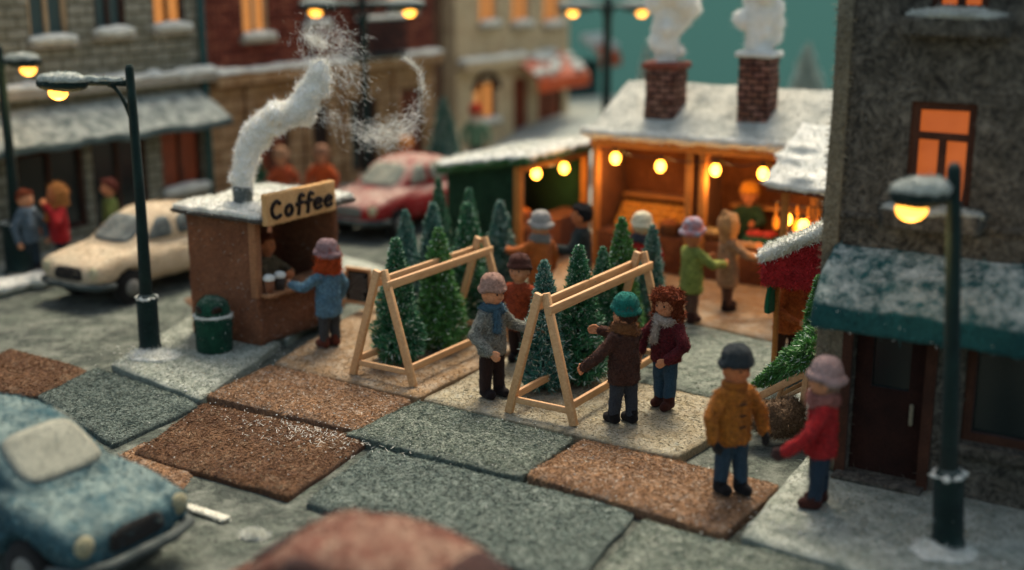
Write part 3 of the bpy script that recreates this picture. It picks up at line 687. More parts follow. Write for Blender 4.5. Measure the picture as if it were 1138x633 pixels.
# ================================================================== WOODEN TREE RACKS
def rack(pf, apex_px, far_px, label, L=None):
    """two A-frames joined by two top rails and two low rails; local X = across, Y = along"""
    base = (pf[0]+pf[1])/2; wd = (pf[1]-pf[0]).length/2
    hz = zfor(base, apex_px[1])
    if L is None: L = along(base, V, far_px, hz)
    t = thing('tree_rack', label, 'wooden rack', base, UA, 'wooden racks holding fir trees')
    for y in (0, L):
        for s in (-1, 1):
            obj('leg', bevel(wob(bar((s*wd, y, 0), (s*.03, y+.035*s, hz+.04), .11, .075, (0, 1, 0)), .01, 2, y+s), .01), WOOD, t)
        obj('cross_bar', bevel(bar((-wd*.86, y, .2), (wd*.86, y, .2), .05, .085), .01), WOOD, t)
    for s in (-1, 1):
        obj('top_rail', bevel(wob(bar((s*.13, -.03, hz-.17), (s*.13, L+.12, hz-.17), .055, .125), .012, 1.5, s), .012), WOOD, t)
        obj('low_rail', bevel(bar((s*(wd*.84), -.02, .25), (s*(wd*.84), L+.05, .25), .055, .105), .01), WOOD, t)
    return t
rack((F0(396, 414), F0(457, 431)), (427, 303), 535, 'left wooden A-frame rack filled with fir trees')
rack((F0(565, 458), F0(639, 473)), (604, 329), 712, 'right wooden A-frame rack between the grey and brown coats')

# ================================================================== STREET LAMPS
LG = felt('lamp_green_felt', '10201c', '182c27', vary=.4, snow=.7, thr=.6, snowc='8a9189')
def lamp(loc, h, arms, label, base=(.16, .85), pole=(.1, .065), hl=.45, lit=30, hs=1.0, arm_l=.85):
    t = thing('street_lamp', label, 'street lamp', loc, 0, 'green street lamps')
    obj('base', fuzz(wob(lathe([(base[0]*1.12, 0), (base[0]*1.12, .06), (base[0], .09), (base[0]*.97, base[1]*.9), (base[0]*1.05, base[1]*.92), (base[0]*.98, base[1]), (pole[0]*1.1, base[1]+.06)], 20), .008, 5), 700, .02), LG, t)
    obj('pole', wob(tube([(0, 0, base[1]), (.01, 0, h*.5), (0, 0, h-.06), (0, 0, h)], [pole[0], (pole[0]+pole[1])/2, pole[1], pole[1]*.6], 14), .01, 2), LG, t)
    rr = random.Random(int(h*100)); sb = obj('snow', fuzz(wob(remesh(join(*[ell((math.cos(a)*base[0]*.9, math.sin(a)*base[0]*.9, base[1]+.0), (rr.uniform(.02, .06), rr.uniform(.02, .06), rr.uniform(.012, .03))) for a in [rr.uniform(0, 6.28) for _ in range(14)]], tube([(math.cos(a)*base[0]*.9, math.sin(a)*base[0]*.9, base[1]) for a in np.linspace(0, 2*PI, 14)], .014, 6)), .012, 1), .02, 12), 300, .02), SNOW, t)
    for (ang, lt) in arms:
        a = R(ang); d = Vector((math.cos(a), math.sin(a), 0)); z = h-.28
        obj('arm', tube([tuple(Vector((0, 0, z))), tuple(d*arm_l*.5+Vector((0, 0, z+.0))), tuple(d*arm_l+Vector((0, 0, z)))], [.05, .045, .05], 10), LG, t)
        obj('bracket', tube([tuple(d*x*arm_l*.42+Vector((0, 0, z-.6*(1-x)**2.2-.03))) for x in (.1, .3, .5, .7, .9, 1.0)], .032, 8), LG, t)
        c = d*(arm_l+hl*.55)+Vector((0, 0, z-.02)); Mz = a
        hd_ = xf(ell((0, 0, 0), (hl, .2*hs, .13*hs), 20, 12), tuple(c), Mz)
        obj('lamp_head', fuzz(wob(remesh(hd_, .02, 2), .012, 6), 700, .02), LG, t)
        sn = xf(ell((-.02, 0, .055*hs), (hl*.98, .2*hs, .12*hs), 20, 12), tuple(c), Mz); sn2 = tube([tuple(d*.1+Vector((0, 0, z+.045))), tuple(d*arm_l+Vector((0, 0, z+.05)))], [.04, .06], 8)
        sn = ([(x, y, max(zz, c.z+.02)) for x, y, zz in sn[0]], sn[1])
        obj('snow', fuzz(wob(remesh(join(sn, sn2), .02, 2), .02, 9), 900, .03), felt('lamp_snow_wool', 'aeb0a4', '8f958b', scale=9, vary=.25), t)
        bc = c+d*.08+Vector((0, 0, -.13*hs))
        obj('bulb', ell(tuple(bc), (.15*hs, .13*hs, .12*hs), 18, 12), LAMPB, t)
        if lt:
            ld = bpy.data.lights.new('lamp_light', 'POINT'); ld.energy = lt; ld.color = (1, .62, .25); ld.shadow_soft_size = .12
            lo = bpy.data.objects.new('lamp_light', ld); COL.objects.link(lo); lo.parent = t; lo.location = bc+Vector((0, 0, -.28))
    return t
LP = F0(167, 389)
lamp(LP, zfor(LP, 71), [(171, 16)], 'dark green street lamp with one snowy arm beside the green bin', hl=.42)
L2 = F0(23, 303)
lamp(L2, zfor(L2, 50), [(-12, 12)], 'dark green street lamp at the far left beside the cream car', base=(.27, 1.0), pole=(.1, .08), arm_l=.3, hl=.36)
L3 = F0(409, 234)
lamp(L3, zfor(L3, -8), [(8, 12), (178, 0)], 'tall double-armed street lamp behind the red car', hl=.5, arm_l=.75)
L4 = F0(672, 190)
lamp(L4, zfor(L4, -4), [(5, 12), (182, 12)], 'far street lamp with two arms right of the red awning', hl=.55, arm_l=.6, pole=(.13, .12))
L5 = F0(1053, 606)
l5 = lamp(L5, zfor(L5, 180), [(168, 9)], 'nearest street lamp before the dark building on the right', base=(.155, .8), pole=(.085, .07), hl=.3, arm_l=.14, hs=1.03)
l5.rotation_euler = (0, R(-4.0), 0)

# ================================================================== CARS
def loft(st, n=28, pw=3.2):
    v = []; f = []
    for (y, hw, zb, zt) in st:
        for k in range(n):
            a = 2*PI*k/n; c, s = math.cos(a), math.sin(a)
            v.append((hw*math.copysign(abs(c)**(2/pw), c), y, (zb+zt)/2+(zt-zb)/2*math.copysign(abs(s)**(2/pw), s)))
    for i in range(len(st)-1):
        for k in range(n): q = i*n+k; w = i*n+(k+1) % n; f.append((q, q+n, w+n, w))
    f.append(tuple(range(n))); f.append(tuple((len(st)-1)*n+k for k in reversed(range(n))))
    return v, f
def patch(bvh, quad, d, nx=12, ny=8, th=.02, rnd=.25):
    """a rounded panel laid onto the body: grid over quad, dropped along d onto the surface"""
    Q = [Vector(q) for q in quad]; d = Vector(d).normalized(); v = []; inn = []; f = []
    for j in range(ny+1):
        for i in range(nx+1):
            s, t = i/nx*2-1, j/ny*2-1
            # square -> superellipse
            e = 4; mxx = max(abs(s), abs(t)); nr = (abs(s)**e+abs(t)**e)**(1/e)
            if nr > 1e-6: k = mxx/nr; s, t = s*(k*.9+.1) , t*(k*.9+.1)
            s, t = (s+1)/2, (t+1)/2
            p = Q[0].lerp(Q[1], s).lerp(Q[3].lerp(Q[2], s), t)
            h = bvh.ray_cast(p-d*1.0, d)
            q = h[0] if h[0] is not None else p
            nn = h[1] if h[0] is not None else -d
            v.append(tuple(q+nn*th)); inn.append(tuple(q-nn*.03))
    W = nx+1
    for j in range(ny):
        for i in range(nx): a = j*W+i; f.append((a, a+1, a+W+1, a+W))
    o = len(v); ring = list(range(W))+[j*W+nx for j in range(1, ny+1)]+[ny*W+i for i in range(nx-1, -1, -1)]+[j*W for j in range(ny-1, 0, -1)]
    v += inn
    for a, b in zip(ring, ring[1:]+ring[:1]): f.append((b, a, o+a, o+b))
    return v, f
def car(loc, rz, label, bm, gm_, hlc='b0a684', sc=1.0, snowroof=None, grille='1d1b18'):
    t = thing('parked_car', label, 'car', loc, rz, None, sc)
    lower = loft([(-1.88, .5, .42, .74), (-1.8, .66, .34, .84), (-1.55, .75, .28, .93), (-1.0, .8, .26, .98), (0, .81, .26, .99), (.7, .8, .26, .98), (1.2, .76, .28, .93), (1.6, .7, .3, .85), (1.82, .6, .36, .76), (1.88, .48, .44, .68)])
    fend = join(*[loft([(1.86, .1, .5, .72), (1.8, .16, .44, .82), (1.3, .19, .4, .93), (.8, .17, .5, .97), (.2, .1, .6, .96)], 16, 2.2) for _ in (0,)])
    fends = join(xf(fend, (-.6, 0, 0)), xf(fend, (.6, 0, 0)))
    cab = loft([(-1.5, .5, .8, 1.0), (-1.3, .58, .8, 1.2), (-.95, .63, .8, 1.43), (-.4, .65, .8, 1.53), (.1, .65, .8, 1.52), (.45, .62, .8, 1.42), (.8, .6, .8, 1.14), (1.02, .58, .8, .98)], 28, 3.0)
    cab = ([(x*(1-.14*max(0, (z-.95)/.6)), y, z) for x, y, z in cab[0]], cab[1])
    bp = remesh(join(lower, fends, cab), .035, 5)
    # wheel arches pressed in
    out = []
    for (x, y, z) in bp[0]:
        for wy in (-1.15, 1.15):
            r_ = math.hypot(y-wy, z-.3)
            if r_ < .38 and abs(x) > .5: x = math.copysign(max(.5, abs(x)-.16*min(1, (.38-r_)/.06)), x)
        out.append((x, y, z))
    bp = wob((out, bp[1]), .015, 3, loc[0])
    bvh = BVHTree.FromPolygons([Vector(q) for q in bp[0]], bp[1])
    obj('body', fuzz(bp, 12000, .04, .0045, .7), bm, t)
    obj('windshield', patch(bvh, [(-.5, .95, 1.02), (.5, .95, 1.02), (.43, .42, 1.4), (-.43, .42, 1.4)], (0, -1, -.35)), gm_, t)
    obj('rear_window', patch(bvh, [(.45, -1.4, 1.08), (-.45, -1.4, 1.08), (-.4, -1.0, 1.38), (.4, -1.0, 1.38)], (0, 1, -.35)), gm_, t)
    for s in (-1, 1):
        for (a, b, c, d_) in (((.02, .62, .3, .06)), ((-.88, -.12, -.12, -.8))):
            q = [(s, a, 1.03), (s, b, 1.03), (s, c, 1.37), (s, d_, 1.39)]
            if s > 0: q = [q[1], q[0], q[3], q[2]]
            obj('side_window', patch(bvh, q, (-s, 0, 0)), gm_, t)
        obj('door_handle', cap((s*.815, -.02, .88), (s*.815, -.16, .88), .018, .018, 7), felt('car_handle', '4a4038', None), t)
        obj('headlight', xf(ell((0, 0, 0), (.12, .06, .12), 16, 10), (s*.6, 1.83, .66)), felt('headlight_'+hlc, hlc, None, vary=.4), t)
        for wy in (-1.15, 1.15):
            w_ = obj('wheel', wob(xf(lathe([(.18, -.1), (.29, -.1), (.315, -.06), (.315, .06), (.29, .1), (.18, .1)], 24), (s*.68, wy, .3), 0, (1, 1, 1), 0, PI/2), .006, 5), felt('tyre_felt', '1a1917', '24221f'), t)
            obj('hubcap', xf(lathe([(.16, -.01), (.15, .03), (.05, .045), (.01, .05)], 20), (s*.775, wy, .3), 0, (1, 1, 1), 0, s*PI/2), felt('hub_felt', '77746a', None), w_)
    obj('grille', patch(bvh, [(-.36, 1.8, .5), (.36, 1.8, .5), (.32, 1.8, .72), (-.32, 1.8, .72)], (0, -1, 0), th=.015), felt('grille_'+grille, grille, None), t)
    for s, nm in ((1, 'bumper'), (-1, 'bumper')):
        obj(nm, tube([(-.82, s*1.55, .42), (-.72, s*1.84, .42), (-.4, s*1.96, .42), (.4, s*1.96, .42), (.72, s*1.84, .42), (.82, s*1.55, .42)], .06, 10), felt('bumper_felt', '2f3634', '3c4542', snow=.12), t)
    return t
def place_car(px, py, lx, ly, rz, z=GZ):
    p = G(px, py, z); M = Matrix.Rotation(rz, 4, 'Z'); q = M @ Vector((lx, ly, 0)); return Vector((p.x-q.x, p.y-q.y, z))
rzc = UA+PI
car(place_car(150, 337, -.78, 1.15, rzc), rzc, 'cream felt car with grey windows parked behind the coffee stand', felt('car_cream', 'b8a384', 'c6b294', scale=2, fib=30, bump=.7, vary=.15, snow=.75, thr=.5, snowc='b5aa90'), felt('glass_grey_felt', '474d4c', '6c716b', scale=5, vary=.4), sc=1.03)
car(place_car(446, 264, -.78, 1.15, rzc), rzc, 'red felt car with a snowy roof parked behind the fir trees', felt('car_red', '8c1d1c', 'a32a25', scale=2, fib=30, bump=.7, vary=.2, snow=.95, thr=.38, snowc='b9a594'), felt('glass_snowy_felt', '6f7468', '9a9a86', scale=5, vary=.3), sc=1.1, grille='6a6a60')
rzb = UA-PI/2
hb = (G(108, 602, .53)+G(184, 558, .53))/2
M_ = Matrix.Rotation(rzb, 4, 'Z'); q_ = M_ @ Vector((0, 1.83, 0))
car(Vector((hb.x-q_.x, hb.y-q_.y, GZ)), rzb, 'blue felt car with a pale windscreen in the lower left foreground', felt('car_blue', '28464c', '365a60', scale=2, fib=26, bump=1.2, vary=.4, snow=.8, thr=.47, ss=5, snowc='8b9a90'), felt('glass_pale_felt', '77786a', '8a8a7a', scale=6, vary=.3), sc=1.0, hlc='8a8568')
rc = AT(452, 566, 9.6)
car(Vector((rc.x+.02, 9.35, GZ)), UA-PI/2, 'rust red felt car with a snowy roof cut off by the bottom edge', felt('car_rust', '54281c', '6a3828', scale=2, fib=26, bump=.8, vary=.25, snow=.8, thr=.48, snowc='98806a'), felt('glass_dark_felt', '2c1a16', '3a241e', scale=6, vary=.3), sc=1.0)

# ================================================================== BUILDINGS
class Fac:
    """a facade: local X points out of the wall, local Y runs along it"""
    def __init__(s, origin, rz, name, label, cat):
        s.o = Vector((origin[0], origin[1], 0)); s.rz = rz
        s.d = Vector((-math.sin(rz), math.cos(rz), 0)); s.n = Vector((math.cos(rz), math.sin(rz), 0))
        s.t = thing(name, label, cat, s.o, rz)
    def y(s, px, out=0.0, z=0.0): return along(s.o+s.n*out, s.d, px, z)
    def z(s, px, py, out=0.0):
        """height of picture point on the plane 'out' metres before the wall (and its y)"""
        d = ray(px, py); a = s.o+s.n*out; t = (a.x*s.n.x+a.y*s.n.y)/(d.x*s.n.x+d.y*s.n.y)
        p = Vector((d.x*t, d.y*t, H+d.z*t)); q = p-s.o
        return q.dot(s.d), p.z
def win(t, y0, y1, z0, z1, fm, pm, x=-.1, fw=.09, mull=True, trans=None, sill=None, hook=None):
    P = [box(x-.04, x+.06, y0, y0+fw, z0, z1), box(x-.04, x+.06, y1-fw, y1, z0, z1), box(x-.04, x+.06, y0+fw, y1-fw, z0, z0+fw), box(x-.04, x+.06, y0+fw, y1-fw, z1-fw, z1)]
    if mull:
        m = (y0+y1)/2; top = trans if trans else z1
        P.append(box(x-.03, x+.045, m-fw*.45, m+fw*.45, z0+fw, (top if trans else z1-fw)))
    if trans: P.append(box(x-.03, x+.05, y0+fw, y1-fw, trans, trans+fw*.9))
    w = obj('window', wob(join(*P), .008, 6, y0), fm, t, smooth=False)
    obj('pane', box(x-.06, x-.02, y0+fw*.4, y1-fw*.4, z0+fw*.4, z1-fw*.4), pm, w, smooth=False)
    if sill:
        obj('sill', wob(bevel(box(x+.02, .17, y0-.12, y1+.12, z0-.16, z0-.005), .03), .015, 5, y0), sill, w)
        obj('snow', fuzz(wob(remesh(join(ell(((x+.2)/2+.06, (y0+y1)/2, z0+.03), (.2, (y1-y0)/2+.14, .12)), ell((.1, y0+.1, z0), (.1, .16, .09)), ell((.1, y1-.05, z0), (.1, .15, .1))), .03, 3), .03, 5, y1), 500, .03), SNOW, w)
    return w
def ledge(t, y0, y1, z, dpt, hgt, mat, snow=True, name='ledge'):
    l = obj(name, wob(bevel(box(.0, dpt, y0, y1, z-hgt, z), .04), .015, 3), mat, t)
    if snow:
        n = max(3, int((y1-y0)/.4)); rr = random.Random(int(z*100))
        P = [tube([(dpt*.55, y0+(y1-y0)*k/24, z+.02) for k in range(25)], [dpt*.55]*25, 10, .35)]
        for k in range(n): P.append(ell((dpt*rr.uniform(.4, .7), y0+(y1-y0)*(k+.5)/n, z+.02), (dpt*.5, .3, rr.uniform(.08, .15))))
        obj('snow', fuzz(wob(remesh(join(*P), .04, 3), .03, 4), 900, .04), SNOW, l)
def awning(t, y0, y1, zt, zb, dpt, mat, snow=.14, val=.14, x=0.0, nm='awning', cover=1.0):
    prof = [(x+.01, zt), (x+dpt*.5, zt-(zt-zb)*.42), (x+dpt, zb), (x+dpt+.02, zb-val), (x+dpt-.05, zb-val), (x+dpt-.06, zb-.03), (x+dpt*.5, zt-(zt-zb)*.42-.08), (x+.01, zt-.1)]
    v = []; n = 24
    for k in range(n+1):
        y = y0+(y1-y0)*k/n
        for (a, b) in prof: v.append((a, y, b+.02*math.sin(k*1.9)*(a-x)))
    m = len(prof); f = [tuple(range(m)), tuple(n*m+i for i in reversed(range(m)))]
    for k in range(n):
        for i in range(m): f.append((k*m+i, k*m+(i+1) % m, (k+1)*m+(i+1) % m, (k+1)*m+i))
    p = remesh((v, f), .035, 2)
    a = obj(nm, fuzz(wob(p, .03, 3, y0), 2500, .04, .005), mat, t)
    if snow:
        P = []; rr = random.Random(int(abs(y0)*77)); N_ = int((y1-y0)*7)
        for k in range(N_):
            s_ = rr.random()**1.3*.93*cover; y = y0+(y1-y0)*(k+.5)/N_
            P.append(ell((x+dpt*s_, y, zt-(zt-zb)*s_*.9+.01), (rr.uniform(.16, .3), rr.uniform(.2, .4), snow*rr.uniform(.5, .9))))
        obj('snow', fuzz(wob(remesh(join(*P), .045, 2), .05, 5, y1), 1800, .05, .005), SNOW, a)
    return a
STONE = felt('stone_grey_felt', '8a8674', '9c9784', scale=2, fib=24, bump=1, vary=.3, brick=(.5, .22, .03, 'a5a090', 'd8d8d0'))
STONEB = felt('stone_tan_felt', 'a07e5a', 'b3916a', scale=2, fib=24, vary=.25, brick=(.6, .3, .03, 'a08a70', 'dcd2c4'))
BRICK = felt('brick_red_felt', '86402a', '9c583e', scale=2, fib=24, bump=1, vary=.4, brick=(.34, .15, .03, '8a7468', 'b09080'))
CREAM = felt('cream_plaster_felt', 'b59c78', 'c4ad88', scale=2, fib=24, vary=.2)
DSTONE = felt('dark_stone_felt', '48443a', '605b50', scale=3.5, fib=13, bump=2.0, vary=.65, fleck=('6c685c', 9, .66))
FRB = felt('frame_brown', '3a2318', '4a2e20'); FRC = felt('frame_cream', 'a98c68', 'b89a74')
PDARK = plain('pane_dark', '16201f', .25, .5); PBLUE = plain('pane_blue_grey', '3a4a48', .3, .5)
PLIT = glowpane('pane_lit', 'c0702c', 'd89450', .5); PSHOP = glowpane('pane_shop', '0c0805', '6a2c12', .3)
PLIT2 = glowpane('pane_lit_dim', 'b0501a', 'd0682a', .42)
LEDGE = felt('ledge_stone', '8a8270', '9c9484')
TEALF = felt('teal_grey_felt', '3c4a48', '4a5854', scale=3, snow=.9, thr=.44, snowc='b4b6a8')

def house(origin_y0, y1, hgt, label, mat, name, lower=None, depth=4.0, zsplit=2.9, holes=(), rz=UA, org=LB, wx=0.0):
    F = Fac(org, rz, name, label, 'building')
    return F
# ---- grey stone shop (far left)
F1 = Fac(LB, UA, 'stone_shop', 'grey stone shop with a snowy blue grey awning at the left', 'building'); t = F1.t
ya, yb = -11.0, F1.y(240)
ws = []
for (a, b, top) in ((34, 78, -20), (106, 142, -20), (171, 207, -22)):
    yA, z0 = F1.z(a, 46 if a < 50 else (37 if a < 120 else 31)); yB, _ = F1.z(b, 40); ws.append((yA, yB, z0, z0+1.5))
ws.append((ws[0][0]-2.4, ws[0][0]-1.4, ws[0][2], ws[0][3]))
yS, zS = F1.z(182, 208); _, zl = F1.z(0, 95)
shop = [(F1.z(182, 200)[0], F1.z(228, 200)[0], .75, 2.15), (F1.z(20, 200)[0], F1.z(96, 200)[0], .35, 2.1), (F1.z(104, 200)[0], F1.z(166, 200)[0], .1, 2.15)]
obj('wall', wall(ya, yb, 0, 7.5, -.35, 0, ws+shop), STONE, t, smooth=False)
obj('core', box(-5, -.36, ya+.01, yb-.01, 0, 7.4), STONE, t, smooth=False)
for i, w in enumerate(ws): win(t, *w, FRB if i else FRC, PLIT if i == 2 else PBLUE, x=-.12, sill=LEDGE)
for i, w in enumerate(shop): win(t, *w, FRB, PSHOP if i == 0 else PDARK, x=-.15, sill=LEDGE if i == 0 else None)
_, zc = F1.z(128, 88); ledge(t, ya, yb+.02, zc, .32, .22, LEDGE)
_, zat = F1.z(200, 100); _, zab = F1.z(140, 148, 1.1)
awning(t, ya, F1.z(238, 130, .5)[0], zat, zab, 1.1, TEALF, snow=0, val=.16)
obj('drainpipe', tube([(.12, yb-.22, 0), (.12, yb-.22, 4), (.12, yb-.22, 7.4)], .085, 12), felt('drainpipe_felt', '2c4a48', '35544f', snow=.4), t)
# ---- red brick house
F2 = Fac(LB+V*yb, UA, 'brick_house', 'red brick house with a tan stone ground floor behind the coffee stand', 'building'); t = F2.t
y1 = F2.y(484); _, zl2 = F2.z(300, 80)
up = []
for a, b, bot in ((270, 300, 41), (340, 362, 26), (432, 458, 12)):
    A, z0 = F2.z(a, bot); B, _ = F2.z(b, bot); up.append((A, B, z0, z0+1.5))
lo = []
for a, b, tpy, bpy_ in ((283, 322, 130, 205), (346, 366, 118, 200), (388, 420, 112, 172), (444, 470, 100, 150)):
    A, z1 = F2.z(a, tpy); B, _ = F2.z(b, tpy); lo.append((A, B, .25 if a != 346 else .02, min(z1, zl2-.5)))
obj('wall', wall(.01, y1, 0, zl2, -.35, 0, lo), STONEB, t, smooth=False)
obj('upper_wall', wall(.01, y1, zl2+.002, 7.8, -.35, 0, up), BRICK, t, smooth=False)
obj('core', box(-5, -.36, .02, y1-.01, 0, 7.6), BRICK, t, smooth=False)
for i, w in enumerate(up): win(t, *w, FRC, PLIT if i != 1 else PBLUE, x=-.12, sill=LEDGE)
for i, w in enumerate(lo): win(t, *w, FRB, PSHOP if i in (0, 3) else PDARK, x=-.15)
ledge(t, .0, y1, zl2+.1, .38, .3, STONEB)
for w in lo: obj('pillar', wob(bevel(box(.0, .14, w[0]-.35, w[0]-.12, 0, zl2-.25), .02), .01, 3), STONEB, t)
for q in (F2.z(352, 60)[0], F2.z(398, 50)[0]): obj('pilaster', wob(bevel(box(.0, .22, q-.2, q+.2, zl2+.3, 7.6), .03), .01, 3), BRICK, t)
# iron balcony over the ground floor
yb0, zb0 = F2.z(388, 62, .3); yb1, _ = F2.z(442, 55, .3)
bl = join(box(.02, .62, yb0, yb1, zb0-.1, zb0), *[box(.57, .61, y, y+.05, zb0, zb0+.85) for y in np.linspace(yb0, yb1-.05, 12)], box(.55, .63, yb0, yb1, zb0+.85, zb0+.93))
obj('balcony', bl, felt('iron_felt', '1c2424', None), t, smooth=False)
obj('snow', fuzz(remesh(tube([(.59, yb0+(yb1-yb0)*k/10, zb0+.97) for k in range(11)], .07, 8), .03, 2), 300, .03), SNOW, t)
# ---- cream house
F3 = Fac(LB+V*(yb+y1), UA, 'cream_house', 'cream house with an arched window and an orange red awning', 'building'); t = F3.t
yq = F3.y(508); ye = F3.y(632, 0, 2)
_, zl3 = F3.z(535, 66)
up = []
for a, b in ((533, 552), (569, 588), (604, 622)):
    A, z0 = F3.z(a, 27); B, _ = F3.z(b, 27); up.append((A, B, z0, z0+1.5))
A, z1 = F3.z(527, 92); B, _ = F3.z(552, 92); arch = (A, B, 1.0, z1)
A, _ = F3.z(571, 120); B, z1 = F3.z(588, 105); dr = (A, B, .02, 2.2)
A, _ = F3.z(598, 120); B, _ = F3.z(626, 105); sh = (A, B, .5, 2.2)
obj('wall', wall(yq, ye, 0, 8.0, -.35, 0, up+[arch, dr, sh]), CREAM, t, smooth=False)
obj('recessed_wall', box(-5, -.5, .02, yq-.01, 0, 8.2), felt('brown_plaster_felt', '5c4230', '6b4e39', scale=2), t, smooth=False)
obj('core', box(-5, -.36, yq+.01, ye-.01, 0, 7.9), CREAM, t, smooth=False)
for i, w in enumerate(up): win(t, *w, FRC, PLIT, x=-.12, fw=.07, sill=LEDGE)
win(t, *arch, FRB, PLIT, x=-.15, sill=LEDGE)
ar = []; m = (arch[0]+arch[1])/2; rr_ = (arch[1]-arch[0])/2
for k in range(13): a = PI*k/12; ar.append((.06, m+rr_*1.05*math.cos(a), arch[3]-.25+rr_*.75*math.sin(a)))
obj('arch_trim', tube(ar, .09, 8), FRB, t)
win(t, *sh, FRB, PSHOP, x=-.15)
d_ = obj('door', box(-.22, -.14, dr[0], dr[1], dr[2], dr[3]), felt('door_rust_felt', '6a2c16', '7a3820'), t, smooth=False)
obj('handle', ell((-.12, dr[0]+.15, 1.05), (.03, .03, .08)), EYE, d_)
ledge(t, yq, F3.z(575, 62)[0], zl3, .4, .3, CREAM)
y0_, za = F3.z(567, 62); y1_, _ = F3.z(640, 40, .55); _, zb_ = F3.z(606, 88, 1.1)
awning(t, y0_, y1_, za, zb_, 1.1, felt('awning_orange_felt', 'b8481f', 'c85a2c', scale=3, snow=.6), snow=.14, val=.42, cover=.95)
# ---- small distant hut right of it
p = G(655, 118); F4 = Fac(p, UA, 'distant_stall', 'tiny distant stall with an orange canopy under snow', 'market stall')
obj('wall', box(-1.4, 0, -.8, .8, 0, 1.9), felt('teal_wood_felt', '34504c', None), F4.t)
awning(F4.t, -.9, .9, 3.0, 2.2, 1.0, felt('awning_orange_felt', '9a3418'), snow=.25, val=.5)

# ---- dark stone building on the right; its front runs along U
RB = F0(905, 518)
F5 = Fac(RB, UA-PI/2, 'dark_stone_building', 'dark grey stone building with a snowy teal awning at the right', 'building'); t = F5.t
E5 = 6.0
A, z1 = F5.z(1013, 112); B, z0 = F5.z(1086, 232); B = F5.z(1087, 116)[0]; mid = (A, B, F5.z(1050, 232)[1], z1)
A, zt0 = F5.z(1034, 14); B, _ = F5.z(1098, 14); tp_ = (A, B, zt0, zt0+1.3)
A, zd = F5.z(950, 372); B, _ = F5.z(1033, 372); dd = (A, B, .05, zd+.15)
A, zw = F5.z(1076, 380); _, zw0 = F5.z(1080, 492); sw = (A, A+1.7, zw0, zw+.15)
obj('wall', fuzz(wob(wall(0, E5, 0, 5.8, -.35, 0, [mid, tp_, dd, sw]), .0, 1), 6000, .05, .005), DSTONE, t, smooth=False)
obj('core', box(-4, -.36, .01, E5-.01, 0, 5.7), DSTONE, t, smooth=False)
obj('rim_lit_edge', fuzz(wob(_mod(box(-.3, .05, -.05, .12, 0, 5.8), [('SUBSURF', dict(levels=3, render_levels=3, subdivision_type='SIMPLE'))]), .02, 3), 4000, .05, .005, .4), felt('rim_light_felt', '6b6350', '7c735e', fib=24, bump=1), t)  # building edge strip; rim light put into its paler felt colour
_, zseam = F5.z(1000, 246)
obj('string_course', fuzz(wob(bevel(box(.0, .035, .13, E5, zseam-.02, zseam+.05), .01), .01, 5), 600, .03), DSTONE, t)
win(t, *mid, FRB, PLIT2, x=-.1, fw=.085, trans=mid[2]+(mid[3]-mid[2])*.64)
win(t, *tp_, FRB, PLIT2, x=-.1, fw=.085)
for w, ex in ((tp_, .25), (mid, .16)):
    s_ = obj('sill', fuzz(wob(remesh(box(-.05, .24, w[0]-ex, w[1]+ex, w[2]-.24, w[2]-.02), .03, 3), .015, 4), 900, .03), DSTONE, t)
    obj('snow', fuzz(wob(remesh(join(ell((.12, (w[0]+w[1])/2, w[2]-.01), (.15, (w[1]-w[0])/2+ex, .075)), ell((.12, w[0], w[2]-.02), (.12, .2, .06)), ell((.12, w[1], w[2]-.02), (.12, .2, .06))), .022, 2), .02, 6), 900, .03), felt('grey_snow_wool', '8d9086', 'a3a598', scale=4, vary=.15), s_)
# door with glass, frame and handle
DB = felt('door_dark_felt', '25130d', '311a12', vary=.4)
fr = join(box(-.05, .06, dd[0]-.12, dd[0], 0.01, dd[3]+.1), box(-.05, .06, dd[1], dd[1]+.12, 0.01, dd[3]+.1), box(-.05, .06, dd[0], dd[1], dd[3], dd[3]+.1))
obj('door_frame', wob(fr, .01, 5), FRB, t, smooth=False)
dz = dd[3]-dd[2]; gl = (dd[0]+.2, dd[1]-.2, dd[2]+dz*.58, dd[2]+dz*.92)
d_ = obj('door', wall(dd[0]+.01, dd[1]-.01, dd[2], dd[3]-.01, -.2, -.1, [gl]), DB, t, smooth=False)
obj('pane', box(-.17, -.14, gl[0]-.01, gl[1]+.01, gl[2]-.01, gl[3]+.01), PDARK, d_, smooth=False)
hy, hz_ = F5.z(1017, 462, -.05); obj('handle', cap((-.05, dd[1]-.14, dd[2]+dz*.38), (-.05, dd[1]-.14, dd[2]+dz*.5), .025, .025, 8), felt('handle_felt', '8a8068', None), d_)
obj('step', wob(bevel(box(.0, .25, dd[0]-.1, dd[1]+.1, .0, .05), .02), .01, 4), DSTONE, t)
win(t, *sw, FRB, PDARK, x=-.12, fw=.1, mull=False)
obj('sill', wob(bevel(box(.0, .12, sw[0]-.1, sw[1]+.1, sw[2]-.14, sw[2]-.01), .03), .015, 5), DSTONE, t)
yA, zA = F5.z(925, 268, .1); _, zB = F5.z(925, 350, .75)
awning(t, max(.05, yA), E5-.1, zA, zB+.12, .75, felt('awning_teal_felt', '0f3a3a', '1a4a48', scale=3.2, vary=.5, snow=.85, thr=.51, ss=6, snowc='b8beb4'), snow=0, val=.3)
pl = join(box(.0, .05, F5.z(915, 400)[0]+.05, F5.z(940, 400)[0], 0.02, zd+.2))
obj('pilaster', wob(_mod(pl, [('SUBSURF', dict(levels=3, render_levels=3, subdivision_type='SIMPLE'))]), .012, 4), felt('rim_light_felt', '6b6350'), t)  # lower part of the edge strip, same felt with rim light in its colour

